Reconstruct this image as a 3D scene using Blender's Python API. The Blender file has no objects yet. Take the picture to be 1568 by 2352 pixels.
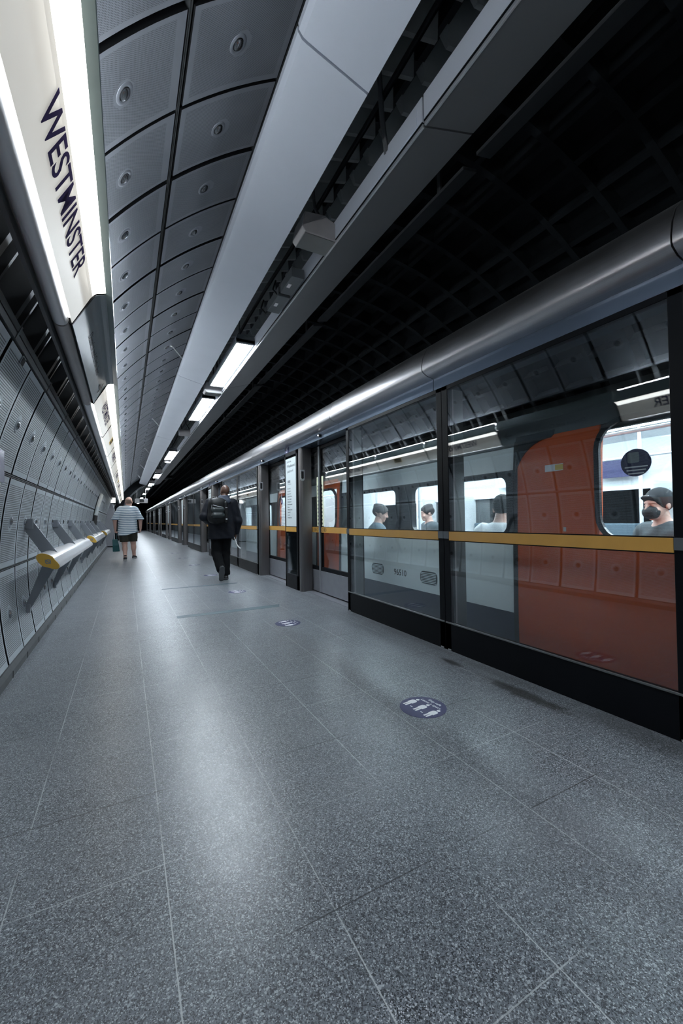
import bpy, bmesh, math, random
import numpy as np
from mathutils import Matrix, Vector
random.seed(7)
rng = np.random.default_rng(7)
sc = bpy.context.scene
COL = sc.collection
R = math.radians
# ------------------------------------------------------------------ constants
XC, ZC, RR = 2.702, 0.736, 3.5          # centre and inner radius of the lined tunnel
P0, PITCH = 1.72, 0.493                 # first ring seam along the platform, ring pitch
YB, YE = -4.2, 27.2                     # lined part of the platform

# ------------------------------------------------------------------ node helpers
def new_mat(name):
    m = bpy.data.materials.new(name); m.use_nodes = True
    nt = m.node_tree; nt.nodes.clear()
    out = nt.nodes.new('ShaderNodeOutputMaterial')
    return m, nt, out
def setin(nt, sock, v):
    if isinstance(v, bpy.types.NodeSocket): nt.links.new(v, sock)
    else: sock.default_value = v
def mth(nt, op, a, b=None, c=None, clamp=False):
    n = nt.nodes.new('ShaderNodeMath'); n.operation = op; n.use_clamp = clamp
    setin(nt, n.inputs[0], a)
    if b is not None: setin(nt, n.inputs[1], b)
    if c is not None: setin(nt, n.inputs[2], c)
    return n.outputs[0]
def mixc(nt, f, a, b):
    n = nt.nodes.new('ShaderNodeMix'); n.data_type = 'RGBA'
    setin(nt, n.inputs['Factor'], f)
    for s, v in ((n.inputs[6], a), (n.inputs[7], b)):
        if isinstance(v, bpy.types.NodeSocket): nt.links.new(v, s)
        else: s.default_value = (*v, 1) if len(v) == 3 else v
    return n.outputs[2]
def mixf(nt, f, a, b):
    return mth(nt, 'ADD', mth(nt, 'MULTIPLY', mth(nt, 'SUBTRACT', 1.0, f), a), mth(nt, 'MULTIPLY', f, b))
def noise(nt, vec, scale, detail=3, rough=.55):
    n = nt.nodes.new('ShaderNodeTexNoise'); n.inputs['Scale'].default_value = scale
    n.inputs['Detail'].default_value = detail; n.inputs['Roughness'].default_value = rough
    nt.links.new(vec, n.inputs['Vector']); return n.outputs[0]
def ramp(nt, v, lo, hi):
    n = nt.nodes.new('ShaderNodeMapRange'); n.interpolation_type = 'SMOOTHSTEP'
    setin(nt, n.inputs[0], v); n.inputs[1].default_value = lo; n.inputs[2].default_value = hi
    return n.outputs[0]
def objco(nt):
    return nt.nodes.new('ShaderNodeTexCoord').outputs['Object']
def uvco(nt):
    return nt.nodes.new('ShaderNodeTexCoord').outputs['UV']
def sepxyz(nt, v):
    n = nt.nodes.new('ShaderNodeSeparateXYZ'); nt.links.new(v, n.inputs[0]); return n.outputs
def bsdf(nt, out, col=(.5, .5, .5), rough=.5, metal=0.0, spec=.5, coat=0.0, bump=None, bumps=.2, bumpd=.002, emit=None, estr=0):
    p = nt.nodes.new('ShaderNodeBsdfPrincipled')
    if isinstance(col, bpy.types.NodeSocket): nt.links.new(col, p.inputs['Base Color'])
    else: p.inputs['Base Color'].default_value = (*col, 1)
    setin(nt, p.inputs['Roughness'], rough); setin(nt, p.inputs['Metallic'], metal)
    p.inputs['Specular IOR Level'].default_value = spec
    if coat: p.inputs['Coat Weight'].default_value = coat; p.inputs['Coat Roughness'].default_value = .12
    if emit: p.inputs['Emission Color'].default_value = (*emit, 1); p.inputs['Emission Strength'].default_value = estr
    if bump is not None:
        b = nt.nodes.new('ShaderNodeBump'); b.inputs['Strength'].default_value = bumps; b.inputs['Distance'].default_value = bumpd
        nt.links.new(bump, b.inputs['Height']); nt.links.new(b.outputs[0], p.inputs['Normal'])
    nt.links.new(p.outputs[0], out.inputs['Surface']); return p
def simple(name, col, rough=.5, metal=0.0, spec=.5, var=.12, scale=9.0, coat=0.0, bumps=0.0):
    """plain paint, plastic or metal with a little procedural unevenness"""
    m, nt, out = new_mat(name)
    co = objco(nt); n = noise(nt, co, scale, 4)
    c = mixc(nt, n, tuple(max(0, v*(1-var)) for v in col), tuple(min(1, v*(1+var)) for v in col))
    r = mth(nt, 'ADD', rough-.05, mth(nt, 'MULTIPLY', noise(nt, co, scale*2.3, 3), .1), clamp=True)
    bsdf(nt, out, c, r, metal, spec, coat, bump=n if bumps else None, bumps=bumps)
    return m
def emitter(name, col, strength):
    m, nt, out = new_mat(name)
    e = nt.nodes.new('ShaderNodeEmission'); e.inputs[0].default_value = (*col, 1); e.inputs[1].default_value = strength
    nt.links.new(e.outputs[0], out.inputs['Surface']); return m
def glass(name, tint, base=.045, gain=1.0, rough=.0):
    m, nt, out = new_mat(name)
    lw = nt.nodes.new('ShaderNodeLayerWeight'); lw.inputs['Blend'].default_value = .5
    f5 = mth(nt, 'POWER', lw.outputs['Facing'], 4.2)
    f = mth(nt, 'ADD', base, mth(nt, 'MULTIPLY', f5, gain), clamp=True)
    t = nt.nodes.new('ShaderNodeBsdfTransparent'); t.inputs[0].default_value = (*tint, 1)
    g = nt.nodes.new('ShaderNodeBsdfGlossy'); g.inputs['Roughness'].default_value = rough
    g.inputs[0].default_value = (.93, .97, 1, 1)
    mx = nt.nodes.new('ShaderNodeMixShader'); nt.links.new(f, mx.inputs[0])
    nt.links.new(t.outputs[0], mx.inputs[1]); nt.links.new(g.outputs[0], mx.inputs[2])
    nt.links.new(mx.outputs[0], out.inputs['Surface']); return m
def brushed(name, col, rough, axis='y', var=.2):
    m, nt, out = new_mat(name)
    co = objco(nt); mp = nt.nodes.new('ShaderNodeMapping'); nt.links.new(co, mp.inputs[0])
    mp.inputs['Scale'].default_value = {'y': (160, 1.5, 160), 'z': (160, 160, 1.5)}[axis]
    n = noise(nt, mp.outputs[0], 1.0, 3, .7)
    big = noise(nt, co, 2.2, 3)
    c = mixc(nt, n, tuple(v*(1-var) for v in col), tuple(min(1, v*(1+var)) for v in col))
    r = mth(nt, 'ADD', mth(nt, 'ADD', rough-.07, mth(nt, 'MULTIPLY', n, .10)), mth(nt, 'MULTIPLY', big, .06), clamp=True)
    bsdf(nt, out, c, r, 1.0, .5, bump=n, bumps=.03, bumpd=.001)
    return m

# ------------------------------------------------------------------ materials
M = {}
M['steel'] = brushed('brushed_steel', (.56, .545, .555), .36, 'y')
M['steel_post'] = brushed('brushed_steel_upright', (.21, .20, .20), .34, 'z')
M['fascia'] = simple('dark_gloss_fascia', (.30, .37, .47), .17, .85, var=.08)
M['black'] = simple('black_frame_paint', (.005, .006, .008), .42, .0, .13)
M['black_matt'] = simple('black_matt', (.006, .007, .008), .8, .0, .15)
M['rubber'] = simple('black_rubber', (.012, .012, .013), .55)
M['grey_frame'] = simple('grey_anodised_frame', (.20, .21, .21), .38, .7)
M['door_metal'] = simple('screen_door_metal', (.30, .31, .34), .36, .55)
M['yellow'] = simple('amber_handrail_band', (.62, .335, .075), .32, .0, .5, var=.1, coat=.3)
M['yellow_cap'] = simple('yellow_end_cap', (.66, .39, .06), .45, var=.07)
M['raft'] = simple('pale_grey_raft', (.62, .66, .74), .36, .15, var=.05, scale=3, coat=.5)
M['raft_shaded'] = simple('shaded_grey_raft', (.20, .208, .22), .5, .15, var=.06, scale=3)  # same tray finish, shade of the track-facing underside put into the colour
M['dark_pipe'] = simple('dark_grey_conduit', (.07, .075, .08), .6)
M['box_grey'] = simple('warm_grey_housing', (.36, .345, .345), .45, .2)
M['housing'] = simple('light_housing', (.13, .145, .155), .45, .5)
M['lining'] = simple('dark_iron_lining', (.028, .033, .038), .5, .25, .4, var=.4, scale=5, bumps=.15)
M['lining_left'] = simple('dark_iron_ribs', (.05, .054, .058), .42, .5, .4, var=.4, scale=5)
M['backing'] = simple('panel_backing', (.010, .011, .013), .7, 0, .2)
def lightbox():
    m, nt, out = new_mat('lit_white_fascia')
    n = noise(nt, objco(nt), 6, 3); c = mixc(nt, n, (.71, .70, .67), (.76, .75, .71))
    bsdf(nt, out, c, .42, emit=(1.0, .965, .88), estr=.105); return m
M['lightbox'] = lightbox()
M['white_paint'] = simple('white_fascia', (.74, .73, .69), .42, var=.03)
M['fascia_off'] = simple('grey_unlit_fascia', (.20, .24, .26), .35, var=.05)
M['nosing'] = simple('pale_grey_nosing', (.62, .63, .65), .34, .2, var=.04)
M['glass_lip'] = simple('green_grey_glass_lip', (.17, .22, .22), .2, .0, .6)
M['ink'] = simple('dark_violet_blue_lettering', (.020, .011, .085), .8, 0, .05, var=.02)
M['black_ink'] = simple('black_lettering', (.006, .006, .007), .5, var=.02)
M['gold_ink'] = simple('gold_lettering', (.75, .52, .12), .5, var=.03)
M['white_ink'] = simple('white_lettering', (.8, .8, .82), .5, var=.02)
M['grey_ink'] = simple('grey_lettering', (.22, .25, .27), .5, var=.02)
M['navy'] = simple('navy_vinyl', (.032, .032, .105), .45, var=.1)
M['strip'] = simple('teal_grey_floor_strip', (.075, .115, .135), .5)
M['info'] = simple('pale_information_panel', (.62, .68, .69), .5, var=.03)
M['hazard'] = simple('pale_yellow_hazard', (.90, .93, .66), .5, var=.03)
M['perch'] = simple('white_perch_tube', (.78, .78, .80), .25, .1, var=.03, coat=.4)
M['bracket'] = simple('grey_perch_bracket', (.27, .29, .32), .4, .6)
M['cabinet'] = simple('grey_cabinet', (.34, .35, .38), .45, .2)
M['baseboard'] = simple('dark_grey_skirting', (.10, .105, .11), .5, .1)
M['rail'] = simple('grey_metal_rail', (.20, .205, .21), .4, .7)
M['red_enamel'] = simple('red_enamel', (.50, .045, .02), .25, var=.06)
M['blue_enamel'] = simple('blue_enamel', (.015, .03, .14), .25, var=.06)
M['train_white'] = simple('train_pale_grey', (.90, .95, .97), .32, .0, var=.05, coat=.25)
M['train_dark'] = simple('train_window_surround', (.022, .026, .032), .22, .0, .5)
M['train_red'] = simple('train_orange_red', (.62, .100, .012), .30, .0, .5, var=.02, scale=30, coat=.3)
M['train_navy'] = simple('train_navy_skirt', (.020, .026, .055), .35, .0, .5)
M['train_roof'] = simple('train_roof', (.09, .10, .105), .5)
M['cab_white'] = simple('train_interior_white', (.80, .83, .84), .45, var=.03)
M['cab_floor'] = simple('train_interior_floor', (.06, .07, .09), .6)
M['seat_fabric'] = simple('train_seat_fabric', (.11, .16, .20), .9, var=.3, scale=60)
M['pole'] = simple('white_grab_pole', (.78, .82, .86), .25, .2)
M['skin_pale'] = simple('pale_skin', (.60, .37, .30), .5, var=.10, scale=14)
M['skin_dark'] = simple('dark_brown_skin', (.085, .042, .028), .42, var=.15, scale=14)
M['hair_dark'] = simple('dark_hair', (.022, .018, .017), .6, var=.3, scale=60)
M['hair_grey'] = simple('short_grey_brown_hair', (.24, .165, .135), .7, var=.3, scale=80)
M['shorts'] = simple('dark_olive_shorts', (.035, .035, .026), .85, var=.25, scale=25)
M['jacket'] = simple('dark_navy_jacket', (.0045, .006, .011), .6, 0, .22, var=.25, scale=14)
M['trouser'] = simple('black_trousers', (.003, .0035, .0045), .8, 0, .15, var=.25, scale=14)
M['hood'] = simple('blue_grey_hood', (.035, .045, .07), .7, var=.2, scale=20)
M['shoe'] = simple('black_trainer', (.014, .015, .018), .55)
M['sole_white'] = simple('white_sole', (.65, .66, .68), .5)
M['sole_grey'] = simple('grey_rubber_sole', (.07, .075, .08), .6)
M['teal'] = simple('teal_bag', (.012, .095, .105), .5, var=.15)
M['pack'] = simple('black_backpack_nylon', (.006, .007, .008), .5, 0, .3, var=.2)
M['pack_green'] = simple('dark_green_grey_pocket', (.018, .025, .027), .35, var=.2)
M['silver'] = simple('silver_trim', (.6, .62, .64), .3, .7)
M['paper'] = simple('white_paper', (.75, .76, .76), .6)
M['shirt_white'] = simple('pale_grey_shirt', (.80, .81, .82), .8, var=.04, scale=8)
M['shirt_blue'] = simple('blue_grey_shirt', (.13, .18, .21), .8, var=.1)
M['shirt_black'] = simple('charcoal_shirt', (.05, .065, .075), .8, var=.1)
M['mask'] = simple('black_face_mask', (.015, .018, .02), .8)
M['phone'] = simple('phone_black', (.02, .02, .024), .3)
M['glass'] = glass('platform_glass', (.90, .935, .945), .088, .9)
M['train_glass'] = glass('train_glass', (.84, .88, .90), .03, .5)
M['e_diff'] = emitter('fluorescent_diffuser', (.82, .92, 1.0), 22.0)
M['e_tube'] = emitter('sign_tube', (1.0, .975, .92), 2.0)
M['e_up'] = emitter('sign_uplight', (.90, .96, 1.0), 14.0)
M['e_line'] = emitter('sign_line_light', (.92, .97, 1.0), 4.5)
M['e_train'] = emitter('train_ceiling_light', (.90, .97, 1.0), 11.0)
M['e_down'] = emitter('downlight_lens', (.85, .93, 1.0), 16.0)
M['e_sign'] = emitter('lit_sign_panel', (.95, 1.0, .97), 1.6)
M['e_led'] = emitter('small_status_lamp', (.95, .97, 1.0), 1.5)

def striped_shirt():
    m, nt, out = new_mat('blue_white_striped_polo')
    x, y, z = sepxyz(nt, objco(nt))
    w = mth(nt, 'FRACT', mth(nt, 'MULTIPLY', mth(nt, 'ADD', z, mth(nt, 'MULTIPLY', y, .12)), 1/.052))
    s = ramp(nt, mth(nt, 'ABSOLUTE', mth(nt, 'SUBTRACT', w, .5)), .16, .24)
    c = mixc(nt, s, (.17, .27, .37), (.80, .86, .90))
    bsdf(nt, out, c, .85, bump=noise(nt, objco(nt), 10, 4), bumps=.5, bumpd=.03); return m
M['stripes'] = striped_shirt()

def floor_mat():
    m, nt, out = new_mat('terrazzo_floor')
    co = objco(nt); x, y, z = sepxyz(nt, co)
    def vor(scale):
        v = nt.nodes.new('ShaderNodeTexVoronoi'); v.inputs['Scale'].default_value = scale
        nt.links.new(co, v.inputs['Vector']); return v.outputs['Color']
    def chan(c): return nt.nodes.new('ShaderNodeSeparateColor'), c
    s1 = nt.nodes.new('ShaderNodeSeparateColor'); nt.links.new(vor(390), s1.inputs[0])
    s2 = nt.nodes.new('ShaderNodeSeparateColor'); nt.links.new(vor(205), s2.inputs[0])
    fine = noise(nt, co, 240, 4, .75); big = noise(nt, co, 1.6, 4); mid = noise(nt, co, 7, 4)
    base = mixc(nt, ramp(nt, fine, .32, .68), (.092, .105, .120), (.205, .222, .246))
    base = mixc(nt, mth(nt, 'MULTIPLY', ramp(nt, s1.outputs[0], .85, .88), .85), base, (.50, .53, .56))
    base = mixc(nt, mth(nt, 'MULTIPLY', ramp(nt, s1.outputs[1], .74, .78), .92), base, (.016, .019, .024))
    base = mixc(nt, mth(nt, 'MULTIPLY', ramp(nt, s2.outputs[0], .94, .96), .7), base, (.44, .47, .50))
    base = mixc(nt, mth(nt, 'MULTIPLY', ramp(nt, s2.outputs[1], .88, .90), .8), base, (.020, .023, .028))
    base = mixc(nt, mth(nt, 'MULTIPLY', ramp(nt, big, .35, .75), .28), base, (.26, .275, .30))
    # tile joints: light filler lengthwise, alternating light filler and dark cracks crosswise
    def line(v, off, pitch, w):
        f = mth(nt, 'FRACT', mth(nt, 'DIVIDE', mth(nt, 'SUBTRACT', v, off), pitch))
        d = mth(nt, 'MINIMUM', f, mth(nt, 'SUBTRACT', 1.0, f))
        return mth(nt, 'LESS_THAN', mth(nt, 'MULTIPLY', d, pitch), w)
    wob = mth(nt, 'MULTIPLY', mth(nt, 'SUBTRACT', noise(nt, co, 60, 2), .5), .003)
    xw = mth(nt, 'ADD', x, wob); yw = mth(nt, 'ADD', y, wob)
    patch = ramp(nt, noise(nt, co, 1.3, 3), .36, .56)
    lx = mth(nt, 'MULTIPLY', line(xw, -.305, .4105, .0018), mth(nt, 'ADD', .10, mth(nt, 'MULTIPLY', patch, .7)))
    ly = mth(nt, 'MULTIPLY', line(yw, .648, .797, .0017), mth(nt, 'ADD', .05, mth(nt, 'MULTIPLY', patch, .55)))
    ld = mth(nt, 'MULTIPLY', line(yw, 1.043, .797, .0022), ramp(nt, noise(nt, co, 2.1, 3), .42, .55))
    base = mixc(nt, lx, base, (.50, .52, .53)); base = mixc(nt, ly, base, (.50, .52, .53))
    base = mixc(nt, mth(nt, 'MULTIPLY', ld, .85), base, (.02, .022, .025))
    # worn, wet-looking dirt along the screens
    dirt = None
    for cx, cy, rx, ry, a in ((2.17, 1.72, .07, .34, .9), (2.18, 2.36, .045, .13, .95), (2.28, 1.1, .12, .5, .5), (2.3, 2.0, .06, .5, .4), (2.31, 3.2, .05, 1.2, .35), (2.32, 7, .06, 3, .3)):
        dx = mth(nt, 'DIVIDE', mth(nt, 'SUBTRACT', x, cx), rx); dy = mth(nt, 'DIVIDE', mth(nt, 'SUBTRACT', y, cy), ry)
        d = mth(nt, 'SQRT', mth(nt, 'ADD', mth(nt, 'MULTIPLY', dx, dx), mth(nt, 'MULTIPLY', dy, dy)))
        d = mth(nt, 'ADD', d, mth(nt, 'MULTIPLY', mth(nt, 'SUBTRACT', noise(nt, co, 9, 4, .7), .5), 1.6))
        k = mth(nt, 'MULTIPLY', mth(nt, 'SUBTRACT', 1.0, ramp(nt, d, .35, 1.15)), a)
        dirt = k if dirt is None else mth(nt, 'MAXIMUM', dirt, k)
    base = mixc(nt, mth(nt, 'MULTIPLY', dirt, .85), base, (.022, .020, .018))
    rough = mth(nt, 'ADD', .25, mth(nt, 'ADD', mth(nt, 'MULTIPLY', mid, .10), mth(nt, 'MULTIPLY', fine, .07)))
    bsdf(nt, out, base, rough, 0, .55, bump=fine, bumps=.05, bumpd=.001)
    return m
M['floor'] = floor_mat()

def panel_mat(name, col, kind, rough=.36, metal=.5):
    """pressed metal lining panel: plain border, plain pad round the fixing, holes (ceiling) or slots (wall)"""
    m, nt, out = new_mat(name)
    u, v, _ = sepxyz(nt, uvco(nt)); co = objco(nt)
    au, av = mth(nt, 'ABSOLUTE', u), mth(nt, 'ABSOLUTE', v)
    inside = mth(nt, 'MULTIPLY', mth(nt, 'LESS_THAN', au, .205), mth(nt, 'LESS_THAN', av, .295))
    octd = mth(nt, 'MAXIMUM', mth(nt, 'MAXIMUM', au, av), mth(nt, 'MULTIPLY', mth(nt, 'ADD', au, av), .72))
    inside = mth(nt, 'MULTIPLY', inside, mth(nt, 'GREATER_THAN', octd, .062))
    if kind == 'holes':
        p = .0082
        fv = mth(nt, 'DIVIDE', v, p*.866); row = mth(nt, 'FLOOR', fv)
        fu = mth(nt, 'ADD', mth(nt, 'DIVIDE', u, p), mth(nt, 'MULTIPLY', row, .5))
        du = mth(nt, 'SUBTRACT', mth(nt, 'FRACT', fu), .5); dv = mth(nt, 'MULTIPLY', mth(nt, 'SUBTRACT', mth(nt, 'FRACT', fv), .5), .866)
        d = mth(nt, 'SQRT', mth(nt, 'ADD', mth(nt, 'MULTIPLY', du, du), mth(nt, 'MULTIPLY', dv, dv)))
        hole = mth(nt, 'SUBTRACT', 1.0, ramp(nt, d, .26, .36))
    else:
        f = mth(nt, 'ABSOLUTE', mth(nt, 'SUBTRACT', mth(nt, 'FRACT', mth(nt, 'DIVIDE', v, .0139)), .5))
        hole = mth(nt, 'SUBTRACT', 1.0, ramp(nt, f, .17, .27))
    hole = mth(nt, 'MULTIPLY', hole, inside)
    sm = noise(nt, co, 3.2, 5, .6)
    c0 = mixc(nt, sm, tuple(k*.72 for k in col), tuple(min(1, k*1.25) for k in col))
    c = mixc(nt, mth(nt, 'MULTIPLY', hole, .62 if kind == 'holes' else .84), c0, (.012, .014, .017))
    r = mth(nt, 'ADD', rough, mth(nt, 'MULTIPLY', sm, .14))
    bsdf(nt, out, c, r, mth(nt, 'MULTIPLY', mth(nt, 'SUBTRACT', 1.0, hole), metal), .5, bump=mth(nt, 'SUBTRACT', 1.0, hole), bumps=.35, bumpd=.003)
    return m
M['panel_ceiling'] = panel_mat('perforated_ceiling_panel', (.40, .43, .48), 'holes', .36, .3)
M['panel_wall'] = panel_mat('slotted_wall_panel', (.56, .61, .65), 'slots', .32, .4)
M['panel_pad'] = simple('plain_panel_metal', (.40, .43, .48), .34, .4, var=.06)
M['rib_lit'] = simple('lamplit_ridged_metal', (.50, .53, .54), .4, .3, var=.2, scale=6)  # lining ribs with the lamp light put into a brighter colour
M['boss'] = simple('polished_boss', (.30, .31, .33), .22, .9, var=.05)

# ------------------------------------------------------------------ mesh builder
class MB:
    def __init__(s): s.v, s.f, s.m, s.uv, s.mats = [], [], [], [], []
    def mi(s, mat):
        if mat not in s.mats: s.mats.append(mat)
        return s.mats.index(mat)
    def add(s, verts, faces, mat, T=None, uvs=None):
        b = len(s.v)
        if T is not None: verts = [tuple(T @ Vector(p)) for p in verts]
        s.v += [tuple(p) for p in verts]; k = s.mi(mat)
        for i, f in enumerate(faces):
            s.f.append(tuple(b+j for j in f)); s.m.append(k); s.uv.append(uvs[i] if uvs else None)
        return s
    def box(s, x0, x1, y0, y1, z0, z1, mat, T=None):
        v = [(x, y, z) for x in (x0, x1) for y in (y0, y1) for z in (z0, z1)]
        return s.add(v, [(0, 1, 3, 2), (4, 6, 7, 5), (0, 4, 5, 1), (2, 3, 7, 6), (0, 2, 6, 4), (1, 5, 7, 3)], mat, T)
    def prism(s, prof, y0, y1, mat, closed=True, caps=True, T=None):
        """profile in XZ swept along Y"""
        n = len(prof); v = [(p[0], y0, p[1]) for p in prof]+[(p[0], y1, p[1]) for p in prof]
        f = [(i, (i+1) % n, n+(i+1) % n, n+i) for i in range(n if closed else n-1)]
        if caps and closed: f += [tuple(range(n-1, -1, -1)), tuple(range(n, 2*n))]
        return s.add(v, f, mat, T)
    def plate(s, poly, t, mat, T=None):
        """2D polygon (x,y) with thickness t along +z"""
        n = len(poly); v = [(p[0], p[1], 0) for p in poly]+[(p[0], p[1], t) for p in poly]
        f = [(i, (i+1) % n, n+(i+1) % n, n+i) for i in range(n)]+[tuple(range(n-1, -1, -1)), tuple(range(n, 2*n))]
        return s.add(v, f, mat, T)
    def ring(s, outer, inner, t, mat, T=None):
        """plate with a hole; outer and inner have the same number of points"""
        n = len(outer); v = []
        for z in (0, t): v += [(p[0], p[1], z) for p in outer]+[(p[0], p[1], z) for p in inner]
        f = []
        for i in range(n):
            j = (i+1) % n
            f += [(i, n+i, n+j, j), (2*n+i, 2*n+j, 3*n+j, 3*n+i), (i, j, 2*n+j, 2*n+i), (n+i, 3*n+i, 3*n+j, n+j)]
        return s.add(v, f, mat, T)
    def tube(s, pts, r, mat, n=10, caps=True):
        pts = [Vector(p) for p in pts]; rs = r if isinstance(r, (list, tuple)) else [r]*len(pts)
        v, f = [], []; up = None
        for i, p in enumerate(pts):
            t = (pts[min(i+1, len(pts)-1)]-pts[max(i-1, 0)]).normalized()
            if up is None: up = Vector((0, 0, 1)) if abs(t.z) < .9 else Vector((1, 0, 0))
            a = t.cross(up).normalized(); b = a.cross(t); up = b
            for k in range(n):
                q = 2*math.pi*k/n; v.append(tuple(p+(a*math.cos(q)+b*math.sin(q))*rs[i]))
        for i in range(len(pts)-1):
            for k in range(n): f.append((i*n+k, i*n+(k+1) % n, (i+1)*n+(k+1) % n, (i+1)*n+k))
        if caps: f += [tuple(range(n-1, -1, -1)), tuple(range((len(pts)-1)*n, len(pts)*n))]
        return s.add(v, f, mat)
    def lathe(s, prof, n, mat, T=None):
        v = [(r*math.cos(2*math.pi*k/n), r*math.sin(2*math.pi*k/n), z) for r, z in prof for k in range(n)]
        f = [(i*n+k, i*n+(k+1) % n, (i+1)*n+(k+1) % n, (i+1)*n+k) for i in range(len(prof)-1) for k in range(n)]
        f += [tuple(range(n-1, -1, -1)), tuple(range((len(prof)-1)*n, len(prof)*n))]
        return s.add(v, f, mat, T)
    def mesh(s, name, smooth=None):
        me = bpy.data.meshes.new(name); me.from_pydata(s.v, [], s.f)
        for mt in s.mats: me.materials.append(mt if not isinstance(mt, str) else M[mt])
        me.polygons.foreach_set('material_index', s.m)
        if any(u is not None for u in s.uv):
            L = me.uv_layers.new(name='UVMap')
            for p, u in zip(me.polygons, s.uv):
                if u:
                    for li, c in zip(p.loop_indices, u): L.data[li].uv = c
        bm = bmesh.new(); bm.from_mesh(me); bmesh.ops.recalc_face_normals(bm, faces=bm.faces); bm.to_mesh(me); bm.free()
        if smooth:
            me.polygons.foreach_set('use_smooth', [True]*len(me.polygons))
            me.set_sharp_from_angle(angle=R(smooth))
        return me
    def build(s, name, parent=None, smooth=None, bevel=0, loc=None):
        return link(name, s.mesh(name, smooth), parent, bevel, loc)
def link(name, me, parent=None, bevel=0, loc=None):
    o = bpy.data.objects.new(name, me); COL.objects.link(o)
    if parent is not None: o.parent = parent
    if loc is not None: o.location = loc
    if bevel:
        b = o.modifiers.new('bevel', 'BEVEL'); b.width = bevel; b.segments = 2; b.limit_method = 'ANGLE'; b.angle_limit = R(50)
    return o
def tag(o, label, cat, group=None):
    o['label'] = label; o['category'] = cat
    if group: o['group'] = group
    return o
def thing(name, label, cat, loc=(0, 0, 0), rz=0, group=None):
    o = bpy.data.objects.new(name, None); COL.objects.link(o); o.location = loc; o.rotation_euler = (0, 0, rz)
    o.empty_display_size = .1
    return tag(o, label, cat, group)
def struct(o): o['kind'] = 'structure'; return o
def fmat(o, ex, ey):
    ex = Vector(ex).normalized(); ey = Vector(ey).normalized(); ez = ex.cross(ey)
    return Matrix(((ex.x, ey.x, ez.x, o[0]), (ex.y, ey.y, ez.y, o[1]), (ex.z, ey.z, ez.z, o[2]), (0, 0, 0, 1)))
def copy_of(root, loc, label, group=None):
    """a copy of a thing with copies of its parts and sub-parts; mesh data is shared"""
    r = root.copy(); COL.objects.link(r); r.location = loc; r['label'] = label
    if group: r['group'] = group
    def rec(a, b):
        for ch in [c for c in bpy.data.objects if c.parent == a]:
            c = ch.copy(); COL.objects.link(c); c.parent = b; rec(ch, c)
    rec(root, r); return r
def rrect(x0, x1, y0, y1, r, n=6, rs=None):
    rs = rs or (r, r, r, r); P = []
    for (cx, cy, a, q) in ((x1, y1, 0, rs[0]), (x0, y1, 90, rs[1]), (x0, y0, 180, rs[2]), (x1, y0, 270, rs[3])):
        ox = cx-q if cx == x1 else cx+q; oy = cy-q if cy == y1 else cy+q
        for k in range(n+1):
            t = R(a+90*k/n); P.append((ox+q*math.cos(t), oy+q*math.sin(t)))
    return P
def circle(r, n=40, cx=0, cy=0): return [(cx+r*math.cos(2*math.pi*k/n), cy+r*math.sin(2*math.pi*k/n)) for k in range(n)]
_txt = {}
def text(name, s, size, mat, parent, T, align='LEFT', ext=.0003, wid=1.0, bold=0.0):
    key = (s, size, align, ext, wid, bold, mat)
    if key not in _txt:
        cu = bpy.data.curves.new(name, 'FONT'); cu.body = s; cu.size = size; cu.align_x = align
        cu.extrude = ext; cu.offset = bold; cu.resolution_u = 4; cu.space_line = 1.1
        to = bpy.data.objects.new(name, cu); COL.objects.link(to)
        dg = bpy.context.evaluated_depsgraph_get(); me = bpy.data.meshes.new_from_object(to.evaluated_get(dg))
        bpy.data.objects.remove(to); me.transform(Matrix.Diagonal((wid, 1, 1, 1)))
        me.materials.clear(); me.materials.append(M[mat]); _txt[key] = me
    me = _txt[key]
    o = bpy.data.objects.new(name, me); COL.objects.link(o); o.parent = parent; o.matrix_local = T
    return o
def cyl(th, r=RR):
    return (XC+r*math.cos(R(th)), ZC+r*math.sin(R(th)))

# ================================================================== SETTING
# ---- floor
fl = MB(); fl.box(-1.0, 2.62, YB, 62, -.12, 0, 'floor'); struct(fl.build('floor'))
tb = MB(); tb.box(2.62, 6.6, YB, 62, -1.2, -.75, 'black_matt'); tb.box(2.60, 2.66, YB, 62, -.9, -.12, 'black_matt'); struct(tb.build('floor_track'))

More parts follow.
